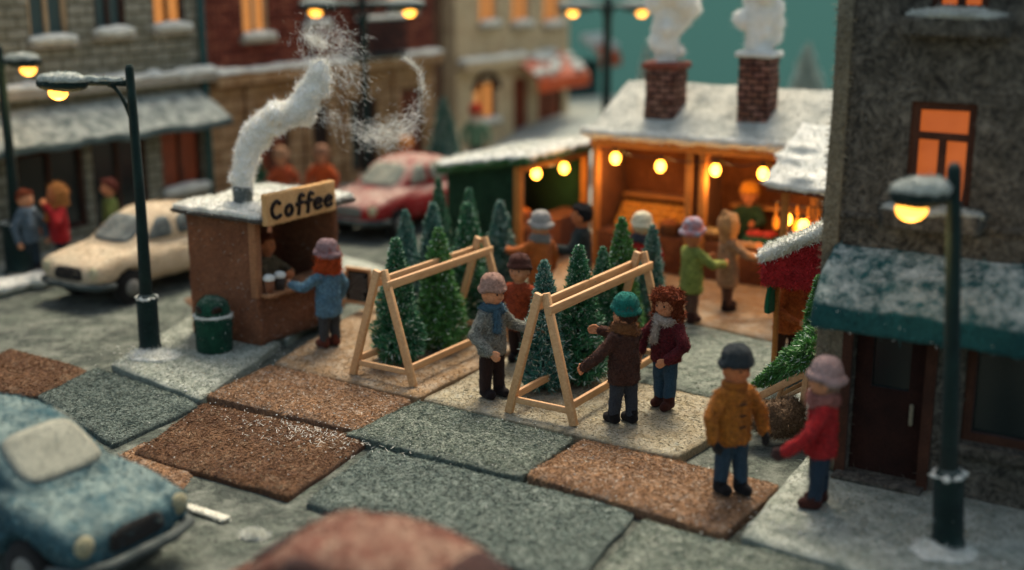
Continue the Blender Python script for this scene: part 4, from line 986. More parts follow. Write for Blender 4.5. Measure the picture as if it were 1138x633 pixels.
# ================================================================== COFFEE STAND
KF = F0(290, 385)
kb = felt('kiosk_felt', '70452c', '835539', scale=1.6, fib=26, bump=.9, vary=.35, fleck=('9c7a58', 12, .68), snow=.4)
t = thing('coffee_stand', 'brown felt coffee stand with a snowy roof and open counter', 'kiosk', KF, UA)
K = Fac.__new__(Fac); K.o = KF; K.rz = UA; K.d = V; K.n = U
KW = -along(KF, U, 215); KL = K.y(379); ZE = zfor(KF, 246)
cz = K.z(300, 328)[1]
obj('side_wall', fuzz(wob(remesh(box(-KW, 0, 0, .12, 0, ZE), .04, 2), .02, 3), 4000, .035), kb, t)
obj('side_wall', fuzz(wob(remesh(box(-KW, 0, KL-.12, KL, 0, ZE), .04, 2), .02, 3), 2500, .035), kb, t)
obj('back_wall', box(-KW, -KW+.1, .1, KL-.1, 0, ZE), kb, t)
obj('front_wall', fuzz(wob(remesh(box(-.12, -.005, .1, KL-.1, 0, cz), .04, 2), .015, 3), 3500, .035), kb, t)
obj('counter', fuzz(wob(remesh(box(-.4, .2, .04, KL-.04, cz, cz+.07), .025, 2), .012, 5), 1500, .03), felt('counter_felt', '8f6240', 'a0714b', vary=.3), t)
obj('post', wob(bevel(box(-.13, .02, -.03, .1, cz, ZE), .02), .01, 4), felt('kiosk_post_felt', '8a5c3c', '9a6a46'), t)
obj('floor', box(-KW+.05, -.1, .1, KL-.1, .005, .05), DWOOD, t)
rx0, rx1, ry0, ry1 = -KW-.18, .26, -.18, KL+.2
obj('roof', fuzz(wob(remesh(box(rx0, rx1, ry0, ry1, ZE+.0, ZE+.07), .03, 2), .015, 3), 2500, .04), felt('roof_edge_felt', '37322a', '46413a'), t)
rs = remesh(join(box(rx0+.03, rx1-.04, ry0+.03, ry1-.03, ZE+.05, ZE+.15), *[ell((random.uniform(rx0+.3, rx1-.3), random.uniform(ry0+.3, ry1-.3), ZE+.12), (.35, .35, random.uniform(.07, .12))) for _ in range(14)]), .035, 3)
obj('snow', fuzz(wob(rs, .02, 5), 9000, .05, .005, .7), SNOW, t)
pz = ZE+.1; PP = (-.62, .42)
pxy = K.o+U*PP[0]+V*PP[1]
obj('chimney_pipe', fuzz(wob(lathe([(.145, pz-.02), (.15, pz+.3), (.15, pz+.33), (.11, pz+.34), (.1, pz+.2)], 20, (PP[0], PP[1], 0)), .008, 6), 900, .03), felt('pipe_felt', '4e5654', '616866', fib=50), t)
# sign board with hand-drawn lettering
SA, SZ0 = K.z(294, 252, .3); SB, _ = K.z(371, 216, .3); SZ1 = SZ0+.49
sg = obj('sign', fuzz(wob(remesh(box(.24, .34, SA, SB, SZ0, SZ1), .022, 5), .008, 5), 2500, .025, .003), felt('sign_felt', 'c4965f', 'd2a670', fib=50, vary=.2), t)
LET = {'C': [[(.9,.8),(.6,1),(.25,.85),(.05,.5),(.2,.15),(.55,0),(.95,.15)]],
       'o': [[(.5,.6),(.2,.5),(.1,.25),(.3,.02),(.65,.05),(.8,.3),(.7,.55),(.5,.6)]],
       'f': [[(.95,.95),(.7,1.08),(.5,.9),(.45,.5),(.38,0),(.3,-.12)], [(.1,.52),(.5,.55),(.85,.6)]],
       'e': [[(.15,.3),(.5,.34),(.85,.4),(.75,.58),(.5,.63),(.2,.5),(.1,.25),(.3,.03),(.6,.02),(.85,.14)]]}
def letter_mesh(text, y0, y1, z0, hgt, x):
    adv = {'C': 1.12, 'o': .9, 'f': .82, 'e': .95}; tot = sum(adv[c] for c in text); k = (y1-y0)/tot; c0 = y0; P = []
    for ch in text:
        for st in LET[ch]:
            pts = []
            for i in range(len(st)-1):
                for s in (0, .33, .66): pts.append((st[i][0]+(st[i+1][0]-st[i][0])*s, st[i][1]+(st[i+1][1]-st[i][1])*s))
            pts.append(st[-1])
            sm = [pts[0]]+[((pts[i-1][0]+pts[i][0]*2+pts[i+1][0])/4, (pts[i-1][1]+pts[i][1]*2+pts[i+1][1])/4) for i in range(1, len(pts)-1)]+[pts[-1]]
            P.append(tube([(x, c0+k*.88*a, z0+hgt*b) for a, b in sm], 0.033, 8))
        c0 += k*adv[ch]
    return join(*P)
obj('lettering', letter_mesh('Coffee', SA+.1, SB-.06, SZ0+.1, .27, .35), felt('lettering_felt', '221610', None), sg)
# barista, cups, pot
bp_ = KF-U*.45+V*(KL*.36); 
person((bp_.x, bp_.y, .05), -22, 'person with a tan face and brown apron serving inside the coffee stand', ('5c4c34', '6b5a3e'), '3a2a20', hair=('6a3418', 'short'), detail=False, skin=SKIN2, la=((-.3, .15, 1.0), (-.1, .4, 1.0)), ra=((.3, .15, 1.0), (.15, .42, 1.0)), sc=.97)
CUPF = felt('cup_felt', '6a4632', '7a543c'); 
for i, (fy, lab, c) in enumerate(((.17, 'left of the two cups with white lids on the coffee counter', '7c4e34'), (.42, 'right of the two cups with white lids on the coffee counter', '3e3630'))):
    p = KF+U*(.08)+V*fy
    ct = thing('paper_cup', lab, 'cup', (p.x, p.y, cz+.075), 0, 'cups on the coffee counter')
    obj('cup', lathe([(.065, 0), (.075, .1), (.085, .2)], 18), felt('cup_felt_'+c, c, None), ct)
    obj('lid', wob(remesh(join(lathe([(.095, .195), (.1, .24), (.08, .27)], 18), ell((0, 0, .255), (.085, .085, .045))), .014, 2), .006, 9), SNOW, ct)
# litter bin
bt = thing('litter_bin', 'dark green felt litter bin with a snowy rim beside the coffee stand', 'bin', F0(239, 389), 0)
BG = felt('bin_green_felt', '0e3324', '17432f', scale=5, fib=40, vary=.4, snow=.3, thr=.6)
obj('body', fuzz(wob(lathe([(.25, 0), (.27, .03), (.285, .5), (.29, .56), (.27, .57)], 28), .012, 5), 1800, .03), BG, bt)
obj('snow', fuzz(wob(tube([(.275*math.cos(a), .275*math.sin(a), .575) for a in np.linspace(0, 2*PI, 24)], [.012+.014*abs(math.sin(k*1.7)) for k in range(24)], 8), .02, 12), 700, .03), SNOW, bt)
dome = lathe([(.26, .56), (.26, .66), (.235, .76), (.18, .83), (.1, .87), (.01, .88)], 28)
lid = obj('lid', fuzz(wob(dome, .01, 6), 1200, .025), BG, bt)
for a in (-135, -62):
    aa = R(a); obj('opening', xf(ell((0, 0, 0), (.085, .02, .085), 16, 10), (.25*math.cos(aa), .25*math.sin(aa), .69), aa+PI/2, (1, 1, 1), .22), EYE, lid)
# chalkboard
cb = thing('chalkboard', 'small wooden framed chalkboard menu behind the blue coat', 'sandwich board', F0(396, 345), R(-28))
cbf = join(bar((-.3, 0, 0), (-.24, .1, .72), .05, .05), bar((.3, 0, 0), (.24, .1, .72), .05, .05), bar((-.27, .1, .72), (.27, .1, .72), .06, .06), bar((-.28, .02, .14), (.28, .02, .14), .05, .05))
obj('frame', bevel(cbf, .01), WOOD, cb); obj('rear_leg', join(bar((-.24, .12, .7), (-.27, .4, 0), .04, .04), bar((.24, .12, .7), (.27, .4, 0), .04, .04)), WOOD, cb)
bd = obj('board', prism([(.035, .17), (.055, .17), (.115, .7), (.095, .7)], 'x', -.25, .25), plain('slate', '1c211f', .8, .2), cb, smooth=False)
rr = random.Random(3)
ck = []
for k in range(7):
    z = .62-k*.065; x = -.18+rr.uniform(0, .05)
    y_ = .035+(z-.17)/.53*.06-.006
    while x < .14: l = rr.uniform(.02, .06); ck.append(tube([(x, y_, z), (x+l/2, y_, z+rr.uniform(-.012, .012)), (x+l, y_, z)], .006, 5)); x += l+.025
obj('chalk_marks', join(*ck), SNOW, bd)

# wool smoke
SMK = felt('smoke_wool', 'f2efe2', 'e4e2d6', scale=3, fib=22, bump=.7, vary=.06, sheen=.5)
def strands(paths, n, spread, ln, w, seed):
    rg = random.Random(seed); P = []
    for _ in range(n):
        path = rg.choice(paths); i = rg.random()*(len(path)-1); j = int(i); a = Vector(path[j][0]).lerp(Vector(path[min(j+1, len(path)-1)][0]), i-j); s = path[j][1]
        tg = (Vector(path[min(j+1, len(path)-1)][0])-Vector(path[max(j-1, 0)][0])).normalized()
        a = a+Vector((rg.gauss(0, 1), rg.gauss(0, 1), rg.gauss(0, 1)))*s*spread
        d = (tg+Vector((rg.gauss(0, 1), rg.gauss(0, 1), rg.gauss(0, 1)))*.35).normalized(); cu = Vector((rg.gauss(0, 1), rg.gauss(0, 1), rg.gauss(0, 1)))*.4
        l = ln*rg.uniform(.4, 1.4)
        pts = [a+d*l*k/4+cu*l*(k/4)**2 for k in range(5)]
        sd = d.cross(Vector((rg.gauss(0, 1), rg.gauss(0, 1), rg.gauss(0, 1)))).normalized()*w/2
        v = []; 
        for q in pts: v += [tuple(q-sd), tuple(q+sd)]
        P.append((v, [(2*k, 2*k+1, 2*k+3, 2*k+2) for k in range(4)]))
    return join(*P)
def smoke(name, label, core, wisps, seed, nfz=5000, nst=900):
    t = thing(name, label, 'smoke', core[0][0])
    o = Vector(core[0][0])
    pts = []; rs = []
    for i in range(len(core)-1):
        for s in np.linspace(0, 1, 5)[:-1]: pts.append(Vector(core[i][0]).lerp(Vector(core[i+1][0]), s)-o); rs.append(core[i][1]*(1-s)+core[i+1][1]*s)
    for _ in range(2): pts = [pts[0]]+[(pts[i-1]+pts[i]*2+pts[i+1])/4 for i in range(1, len(pts)-1)]+[pts[-1]]
    rg = random.Random(seed); blobs = [cap(pts[i], pts[i+1], rs[i], rs[i+1], 10) for i in range(len(pts)-1)]
    for i in range(1, len(pts)):
        for _ in range(2): blobs.append(ell(tuple(pts[i]+Vector((rg.gauss(0, .4), rg.gauss(0, .4), rg.gauss(0, .4)))*rs[i]), rs[i]*rg.uniform(.5, .75)))
    m = wob(remesh(join(*blobs), .035, 5), .035, 4, seed)
    obj('wool', fuzz(m, nfz, .08, .005, .75), SMK, t)
    for k_, w_ in enumerate(wisps or []): obj('wisp', strands([[(Vector(a)-o, r) for a, r in w_]], nst//len(wisps), .42, .07, .0035, seed+k_), SMK, t, smooth=False)
YK = pxy.y
q = lambda x, y, dy=0: tuple(AT(x, y, YK+dy))
smoke('smoke_plume', 'thick white wool smoke curling from the coffee stand pipe', [(q(270, 206), .15), (q(272, 176), .17), (q(284, 146), .21), (q(310, 128), .2), (q(334, 122), .19), (q(347, 98), .19), (q(354, 80), .14), (q(358, 70), .08)],
      [[(q(340, 118), .3), (q(352, 92), .4), (q(356, 60), .45), (q(342, 40), .28), (q(370, 38), .35), (q(388, 58), .3)], [(q(338, 38), .1), (q(360, 50), .5), (q(378, 75), .5), (q(392, 90), .35)],
       [(q(350, 120), .2), (q(375, 135), .3), (q(405, 148), .28), (q(440, 148), .22), (q(462, 130), .15), (q(470, 100), .06), (q(466, 78), .04), (q(450, 65), .04)], [(q(405, 150), .3), (q(430, 152), .3), (q(455, 138), .2)]], 5, 8000, 5200)

# ================================================================== MARKET STALLS
WARM = felt('stall_wood_felt', '5a321a', '6e4022', scale=2, fib=22, vary=.45)
WARM2 = felt('stall_post_felt', 'a0652e', 'b3773a', scale=2, fib=30, vary=.3)
def point(name, loc, e, col=(1, .55, .18), r=.1):
    ld = bpy.data.lights.new(name, 'POINT'); ld.energy = e; ld.color = col; ld.shadow_soft_size = r
    lo = bpy.data.objects.new(name, ld); COL.objects.link(lo); lo.location = loc; return lo
def string_lights(label, pts, a, b, e=14):
    """wire between a and b with hanging round bulbs at pts"""
    t = thing('string_lights', label, 'string lights', a, 0, 'strings of warm bulbs on the stalls')
    o = Vector(a); P = [Vector(a)]+[Vector(p)+Vector((0, 0, .19)) for p in pts]+[Vector(b)]; W_ = []
    for i in range(len(P)-1):
        for s in np.linspace(0, 1, 7)[:-1]: W_.append(P[i].lerp(P[i+1], s)-Vector((0, 0, .09*math.sin(PI*s)))-o)
    W_.append(P[-1]-o)
    obj('wire', tube(W_, .014, 6), EYE, t)
    for p in pts:
        c = Vector(p)-o
        s_ = obj('socket', lathe([(.03, .09), (.035, .12), (.035, .19)], 10, tuple(c)), EYE, t)
        obj('bulb', lathe([(.01, -.12), (.06, -.1), (.09, -.05), (.095, 0), (.08, .05), (.05, .085), (.035, .1)], 16, tuple(c)), BULB, t)
        l = point('bulb_light', tuple(c+Vector((0, 0, -.22))), e); l.parent = t
# ---- green stall
GS = F0(575, 303)
t = thing('green_stall', 'dark green market stall with a snowy sloping roof', 'market stall', GS, UA)
K2 = Fac.__new__(Fac); K2.o = GS; K2.rz = UA; K2.d = V; K2.n = U
gw = -along(GS, U, 498); gl_ = K2.y(653); ge = zfor(GS, 180); gf = K2.z(655, 157)[1]
GF = felt('green_stall_felt', '16321f', '1f4029', scale=2, fib=26, bump=1, vary=.4)
zb2 = ge-.28
obj('side_wall', fuzz(remesh(prism([(-gw, 0), (0, 0), (0, ge), (-gw, zb2)], 'y', 0, .1), .04, 2), 5000, .05, .006), GF, t)
obj('side_wall', prism([(-gw, 0), (0, 0), (0, ge), (-gw, zb2)], 'y', gl_-.1, gl_), GF, t)
obj('back_wall', box(-gw, -gw+.1, .1, gl_-.1, 0, zb2), WARM, t)
for y in (0.02, gl_-.16): obj('post', wob(bevel(box(-.08, .07, y-.06, y+.1, 0, ge), .02), .015, 3), WARM2, t)
obj('lintel', wob(bevel(box(-.08, .09, .12, gl_-.17, ge-.2, ge-.02), .02), .02, 3), WARM2, t)
obj('counter', wob(bevel(box(-.5, .1, .13, gl_-.18, .0, .85), .03), .01, 3), WARM, t)
rf = prism([(-gw-.15, zb2-.02), (.25, ge-.03), (.25, ge+.12), (-gw-.15, zb2+.06)], 'y', -.16, gl_+.12)
r_ = obj('roof', fuzz(wob(remesh(rf, .04, 2), .02, 3), 4000, .05, .006), GF, t)
tr_ = join(tube([(x_, -.17, zb2+(ge-zb2)*(x_+gw)/gw+.03) for x_ in np.linspace(-gw-.12, .2, 12)], .07, 8), tube([(.22, y_, ge+.05) for y_ in np.linspace(-.15, gl_+.1, 12)], .07, 8))
obj('trim', fuzz(wob(remesh(tr_, .03, 1), .03, 5), 3500, .07, .008, .5), felt('trim_green_felt', '2a4c28', '3a6038', scale=4, fib=26, vary=.5), r_)
rs = [ell((x, y, zb2+.1+(ge-zb2)*(x+gw)/gw), (.35, .4, .1)) for x in np.linspace(-gw+.1, -.0, 6) for y in np.linspace(.15, gl_-.15, 8)]
obj('snow', fuzz(wob(remesh(join(prism([(-gw-.12, zb2+.06), (.14, ge+.12), (.14, ge+.17), (-gw-.12, zb2+.13)], 'y', -.06, gl_+.02), *rs), .05, 3), .03, 4), 6000, .06, .006), SNOW, r_)
def onp(K_, px, py, out): y, z = K_.z(px, py, out); p_ = K_.o+K_.n*out+K_.d*y; return (p_.x, p_.y, z)
string_lights('string of two round bulbs in the green stall opening', [onp(K2, 596, 192, -.1), onp(K2, 627, 186, -.1)], onp(K2, 580, 184, -.1), onp(K2, 648, 166, -.1), 12)
vp = GS-U*.75+V*.7; person((vp.x, vp.y, 0.02), -35, 'person in an amber orange jumper selling inside the green stall', ('a85a1c', 'ba6c28'), '3a2418', hair=('b06a24', 'short'), detail=False, skin=SKIN2, la=((-.3, .2, 1.0), (-.1, .5, 1.0)), ra=((.3, .2, 1.0), (.15, .5, 1.0)), sc=1.02)
# ---- chalet
CH = F0(656, 292)
t = thing('market_chalet', 'long wooden market chalet with two brick chimneys and warm lit stalls', 'market chalet', CH, UA)
# local X along the front (U), Y = depth (V)
K3 = Fac.__new__(Fac); K3.o = CH; K3.rz = UA; K3.d = U; K3.n = -V
cw = K3.y(912); ez = zfor(CH, 150)+.02
cd = 2.9
obj('side_wall', wob(box(0, .1, 0.05, cd, 0, ez), .0, 1), WARM, t, smooth=False)
obj('side_wall', box(cw-.1, cw, 0.05, cd, 0, ez), felt('gable_brown_felt', '3a241a', '4a3024'), t, smooth=False)
obj('back_wall', box(.1, cw-.1, 1.35, 1.45, 0, ez), WARM, t, smooth=False)
obj('rear_wall', box(.0, cw, cd, cd+.1, 0, ez), WARM, t, smooth=False)
mx_ = K3.z(768, 200)[0]
for x in (.02, mx_-.1, mx_+.17, cw-.2): obj('post', wob(bevel(box(x, x+.14, -.05, .1, 0, ez), .02), .02, 3), WARM2, t)
obj('lintel', wob(bevel(box(0, cw, -.1, -.055, ez-.2, ez-.01), .02), .02, 2), WARM2, t)
obj('ceiling', box(.1, cw-.1, .1, 1.35, ez-.06, ez-.01), WARM, t, smooth=False)
obj('partition', box(mx_+.0, mx_+.08, .1, 1.34, 0, ez-.07), WARM, t, smooth=False)
chz = K3.z(730, 262)[1]
obj('counter', wob(bevel(box(.15, mx_-.13, -.04, .5, 0, chz), .03), .01, 3), WARM, t)
obj('counter', wob(bevel(box(mx_+.33, cw-.22, -.04, .5, 0, chz), .03), .01, 3), WARM, t)
rdg = zfor(CH+U*.6+V*cd*.5, 96)
SR = felt('roof_snowy_grey_felt', '7c8078', '8f9288', scale=2.2, fib=22, bump=1, vary=.25, snow=.9, thr=.42, snowc='c4c2b2')
rf = prism([(-.25, ez+.02), (cd/2, rdg), (cd+.25, ez+.02), (cd+.25, ez+.12), (cd/2, rdg+.12), (-.25, ez+.12)], 'x', .03, cw+.12)
r_ = obj('roof', fuzz(wob(remesh(rf, .05, 2), .03, 2), 12000, .06, .007), SR, t)
obj('gable', prism([(.02, ez), (cd/2, rdg-.03), (cd-.02, ez)], 'x', cw-.1, cw-.01), felt('gable_brown_felt', '3a241a'), t, smooth=False)
obj('gable', prism([(.02, ez), (cd/2, rdg-.03), (cd-.02, ez)], 'x', .01, .1), felt('gable_brown_felt', '3a241a'), t, smooth=False)
P = [ell((x, -.2, ez+.08), (.3, .14, random.uniform(.07, .12))) for x in np.linspace(.1, cw, 20)]
obj('snow', fuzz(wob(remesh(join(tube([(x, -.19, ez+.08) for x in np.linspace(.05, cw+.08, 20)], .09, 8), *P), .04, 2), .02, 5), 3500, .05, .006), SNOW, r_)
CHB = felt('chimney_brick_felt', '94665a', 'ae8068', scale=3, fib=30, bump=1.2, brick=(.26, .12, .03, '58504a', 'b09c8c'))
chs = []
for (px, top, bot, wpx) in ((739, 74, 134, 40), (841, 62, 128, 38)):
    # foot of the chimney on the front slope
    yy = .5 if px < 800 else .6; zz = ez+.1+(rdg-ez)*yy/(cd/2)
    x = K3.y(px, -yy, zz); wz_ = wpx/1400*25/2*.86; p_ = CH+U*x+V*yy; zt = zfor(p_, top)
    c_ = obj('chimney', fuzz(wob(_mod(box(x-wz_, x+wz_, yy-wz_*.9, yy+wz_*.9, zz-.6, zt), [('SUBSURF', dict(levels=3, render_levels=3, subdivision_type='SIMPLE'))]), .03, 4, px), 1500, .04), CHB, r_)
    o_ = obj('chimney_cap', wob(remesh(box(x-wz_-.07, x+wz_+.07, yy-wz_-.05, yy+wz_+.05, zt-.02, zt+.1), .035, 2), .02, 4), felt('cap_red_felt', '7e4434', None) if px < 800 else SNOW, r_)
    chs.append((p_, zt+.1))
# smoke over the chimneys
for i, (p_, z_) in enumerate(chs):
    px0, py0 = proj((p_.x, p_.y, z_)); a = lambda x, y: tuple(AT(px0+x, y, p_.y))
    if i == 0: smoke('smoke_plume', 'white wool smoke rising from the left chalet chimney', [(a(0, py0), .2), (a(0, py0-22), .24), (a(-2, py0-40), .26), (a(8, py0-58), .34), (a(2, py0-76), .38), (a(-6, py0-100), .3)], None, 11, 4000, 500)
    else:
        smoke('smoke_plume', 'white wool smoke rising from the right chalet chimney', [(a(0, py0), .22), (a(0, py0-20), .27), (a(4, py0-40), .32), (a(2, py0-60), .33), (a(-2, py0-85), .3)], None, 12, 4000, 500)
string_lights('string of four round bulbs under the chalet eave', [onp(K3, 684, 175, .08), onp(K3, 734, 184, .08), onp(K3, 795, 188, .08), onp(K3, 848, 192, .08)], onp(K3, 664, 162, .08), onp(K3, 900, 180, .08), 15)
# goods on the chalet counters
def item(name, label, cat, px, py, out, builder, z=None, grp=None):
    y_, z_ = K3.z(px, py, out); p_ = CH+U*y_-V*out
    t_ = thing(name, label, cat, (p_.x, p_.y, z if z is not None else z_), UA, grp); builder(t_); return t_
BK = felt('basket_felt', '5b3a20', '6d4828', fib=40)
def basket(t_, r=.26, h=.2, fill='a86a28'):
    obj('basket', wob(lathe([(r*.75, 0), (r, h), (r*1.05, h+.03), (r*.93, h+.03), (r*.7, .03)], 20), .012, 8), BK, t_)
    rr = random.Random(r*100); obj('contents', remesh(join(*[ell((rr.uniform(-.6, .6)*r, rr.uniform(-.6, .6)*r, h+rr.uniform(0, .04)), r*.3) for _ in range(14)]), .02, 1), felt('goods_felt_'+fill, fill, None), t_)
def tray(t_, c='b87a34'):
    obj('tray', bevel(box(-.5, .5, -.2, .22, 0, .06), .01), WARM2, t_)
    rr = random.Random(9); obj('loaves', remesh(join(*[ell((x+rr.uniform(-.02, .02), y, .1), (.09, .07, .06)) for x in np.linspace(-.42, .42, 6) for y in (-.1, .08)]), .02, 1), felt('loaf_felt_'+c, c, None), t_)
def crate(t_, c='a03028', lower='1f4a30'):
    obj('box', bevel(box(-.3, .3, -.2, .2, 0, .2), .02), felt('cloth_felt_'+lower, lower, None), t_)
    rr = random.Random(4); obj('contents', remesh(join(*[ell((rr.uniform(-.25, .25), rr.uniform(-.14, .14), .22), .07) for _ in range(16)]), .018, 1), felt('goods_felt_'+c, c, None), t_)
item('bread_tray', 'tray of golden loaves at the left of the chalet counter', 'tray', 712, 245, -.22, tray, chz)
item('wicker_basket', 'dark wicker basket on the chalet counter beside the middle posts', 'basket', 746, 248, -.2, lambda t_: basket(t_, .25, .2, '7a4420'), chz)
item('wicker_basket', 'low basket of pale goods on the chalet counter beside the sandy hood', 'basket', 790, 256, -.2, lambda t_: basket(t_, .22, .14, 'a5906a'), chz)
item('goods_box', 'green box heaped with red goods at the right of the chalet counter', 'box', 846, 262, -.2, crate, chz)
dsp = obj('display_board', bevel(prism([(.48, chz+.02), (.52, chz+.02), (.98, chz+.42), (.94, chz+.45)], 'x', .25, mx_-.25), .01), felt('display_gold_felt', 'a8702c', 'bf8638', scale=5, vary=.4), t)
rr = random.Random(12); obj('loaves', remesh(join(*[ell((x, .55+.37*k_, chz+.12+.33*k_), (.1, .06, .055)) for k_ in (.1, .45, .8) for x in np.linspace(.4, mx_-.4, 7)]), .02, 1), felt('loaf_felt_c8862f', 'c8862f', None), dsp)
sh_ = obj('shelf', join(box(.2, mx_-.2, 1.0, 1.33, 1.25, 1.3), box(mx_+.4, cw-.3, 1.0, 1.33, 1.25, 1.3)), WARM2, t, smooth=False)
vp = CH+U*K3.y(829, -.85)+V*.85; person((vp.x, vp.y, .02), -112, 'person in a dark green jumper and amber hat selling inside the chalet', ('1c3320', '26402a'), '2a2018', hat=('b8741c', 'beanie'), detail=False, skin=SKIN2, la=((-.3, .2, 1.0), (-.2, .45, 1.0)), ra=((.3, .2, 1.0), (.2, .45, 1.0)), sc=1.05)

# ---- snowy roofed stall at the right
RS = F0(861, 352)
t = thing('snowy_stall', 'small wooden stall with a thick snowy roof beside the dark building', 'market stall', RS, UA)
K4 = Fac.__new__(Fac); K4.o = RS; K4.rz = UA; K4.d = U; K4.n = -V
z0 = zfor(RS, 212)
obj('post', wob(bevel(box(0, .12, 0, .12, 0, z0), .02), .015, 3), WARM2, t); obj('post', wob(bevel(box(0, .12, 1.5, 1.62, 0, z0+.1), .02), .015, 3), WARM2, t)
obj('post', bevel(box(1.9, 2.02, 0, .12, 0, z0-.1), .02), WARM2, t); obj('back_wall', box(2.03, 2.1, 0, 1.6, 0, z0-.1), WARM, t, smooth=False)
obj('counter', wob(bevel(box(.14, 1.88, .1, .6, 0, .95), .02), .01, 3), WARM, t)
tl = lambda P_: ([(x, y, z-.1*(x+.25)/2.5) for x, y, z in P_[0]], P_[1])
rf = tl(prism([(-.22, z0+.0), (1.5, z0+.8), (1.5, z0+.88), (-.22, z0+.08)], 'x', -.22, 2.3))
r_ = obj('roof', wob(remesh(rf, .04, 2), .015, 3), WARM, t)
sn = tl(join(prism([(-.25, z0+.06), (1.5, z0+.86), (1.5, z0+.98), (-.25, z0+.17)], 'x', -.25, 2.3), *[ell((x, y, z0+.1+.8*(y+.22)/1.72), (.4, .35, .07)) for x, y in [(random.uniform(-.05, 2.1), random.uniform(0, 1.4)) for _ in range(10)]]))
obj('snow', fuzz(wob(remesh(sn, .045, 3), .025, 4), 4000, .05, .006), SNOW, r_)
string_lights('short string of two bulbs in the snowy roofed stall', [onp(K4, 874, 243, -.3), onp(K4, 893, 250, -.5)], onp(K4, 864, 232, -.2), onp(K4, 902, 240, -.6), 10)
rr = random.Random(8)
hg = thing('straw_ornaments', 'cluster of amber straw ornaments hanging in the snowy roofed stall', 'ornaments', onp(K4, 890, 246, -.7), UA)
obj('cord', tube([(-.5, 0, .3), (0, 0, .26), (.6, 0, .3)], .012, 6), EYE, hg)
for x in np.linspace(-.45, .5, 6): obj('ornament', wob(remesh(join(ell((x, 0, rr.uniform(-.1, .05)), (.07, .06, .13)), tube([(x, 0, 0), (x, 0, .29)], .02, 8)), .015, 1), .02, 8), felt('straw_felt', 'b06f24', 'c48434', fib=60), hg)
# ---- red canopy stall
RC = F0(856, 418)
t = thing('red_canopy_stall', 'market stall with a snow topped dark red canopy by the dark building', 'market stall', RC, UA)
K5 = Fac.__new__(Fac); K5.o = RC; K5.rz = UA; K5.d = U; K5.n = -V
_, zt_ = K5.z(904, 240, -.6); _, ztl = K5.z(853, 284, 0); _, zbl = K5.z(853, 312, 0)
RED = felt('canopy_red_felt', '8f181a', 'a82424', scale=3, fib=26, bump=1.2, vary=.4)
prof = [(-.12, zbl), (-.12, ztl-.05), (.05, ztl+.08), (1.0, zt_+.1), (2.0, ztl+.1), (2.1, zbl)]
cn = prism(prof, 'y', -.3, .1)
c_ = obj('canopy', fuzz(wob(remesh(cn, .045, 5), .03, 3), 6000, .05, .006), RED, t)
sp = []
for s in np.linspace(0, 1, 14):
    x = -.05+s*1.05; z = (ztl+.05)+(zt_+.05-ztl)*s
    for y in (-.2, -.02, .18): sp.append(ell((x, y, z+.02), (.16, .2, .1)))
obj('snow', fuzz(wob(remesh(join(*sp), .04, 3), .03, 4), 3000, .05, .006), SNOW, c_)
obj('post', bevel(box(-.05, .02, .12, .2, 0, zbl+.1), .015), WARM2, t); obj('post', bevel(box(1.85, 1.93, .1, .18, 0, zbl+.1), .015), WARM2, t)
obj('curtain', wob(remesh(box(-.1, -.02, -.1, .2, .95, zbl+.05), .03, 2), .05, 3), felt('curtain_green_felt', '0f4a30', '165a3a'), t)
obj('counter', bevel(box(1.1, 1.8, -.1, .3, 0, .8), .03), WARM, t)
# ---- cart with cut trees lying on it
CT = F0(860, 470)
t = thing('tree_cart', 'wooden trestle cart with sloping rails beside the dark building', 'cart', CT, UA)
K6 = Fac.__new__(Fac); K6.o = CT; K6.rz = UA; K6.d = U; K6.n = -V
a_ = Vector((*onp(K6, 843, 441, 0),)) ; b_ = Vector((*onp(K6, 905, 409, 0),))
def loc_(p_): d = Vector(p_)-CT; return Vector((d.dot(U), d.dot(V), p_[2]))
A_, B_ = loc_(a_), loc_(b_)
for y in (0, .62):
    o_ = Vector((0, y, 0))
    obj('rail', bevel(bar(A_+o_, B_+o_, .07, .1), .012), WOOD, t)
    obj('rail', bevel(bar(A_+o_+Vector((.05, 0, -.16)), B_+o_+Vector((0, 0, -.2)), .045, .055), .01), WOOD, t)
    obj('leg', bevel(bar(B_+o_+Vector((-.08, -.01, .08)), Vector((B_.x-.14, y-.02, 0)), .075, .07, (0, 1, 0)), .012), WOOD, t)
    obj('leg', bevel(bar(A_+o_+Vector((.1, 0, -.02)), Vector((A_.x+.02, y, 0)), .06, .06, (0, 1, 0)), .012), WOOD, t)
obj('slat', join(*[bar(A_.lerp(B_, s)+Vector((0, -.03, .03)), A_.lerp(B_, s)+Vector((0, .66, .03)), .06, .03) for s in (.15, .5, .85)]), WOOD, t)
for i, (s, e, lab) in enumerate(((.0, .12, 'lower cut fir tree lying along the trestle cart'), (.35, .42, 'upper cut fir tree held by the burnt orange coat'))):
    tt = make_tree(1.2, .27, 1200, NEED[1], 31+i, lab, 'cut fir trees lying on the cart')
    d = (A_-B_).normalized() if i == 0 else (A_-B_+Vector((0, .2, -.1))).normalized()
    p0 = CT+U*(B_.x+.1)+V*e; tt.location = (p0.x, p0.y, B_.z+.27+i*.14)
    wd_ = U*d.x+V*d.y+Vector((0, 0, d.z)); tt.rotation_euler = wd_.to_track_quat('Z', 'Y').to_euler()
wr = thing('fir_wreath', 'bushy green fir garland hanging below the red canopy', 'garland', tuple(AT(908, 340, CT.y+.75)), UA)
gv = brush_crown(.9, .16, 600, 44); obj('needles', xf(gv, (0, 0, -.45)), NEED[1], wr, smooth=False)
sk = thing('sack', 'brown woven sack under the trestle cart', 'sack', F0(862, 482), 0)
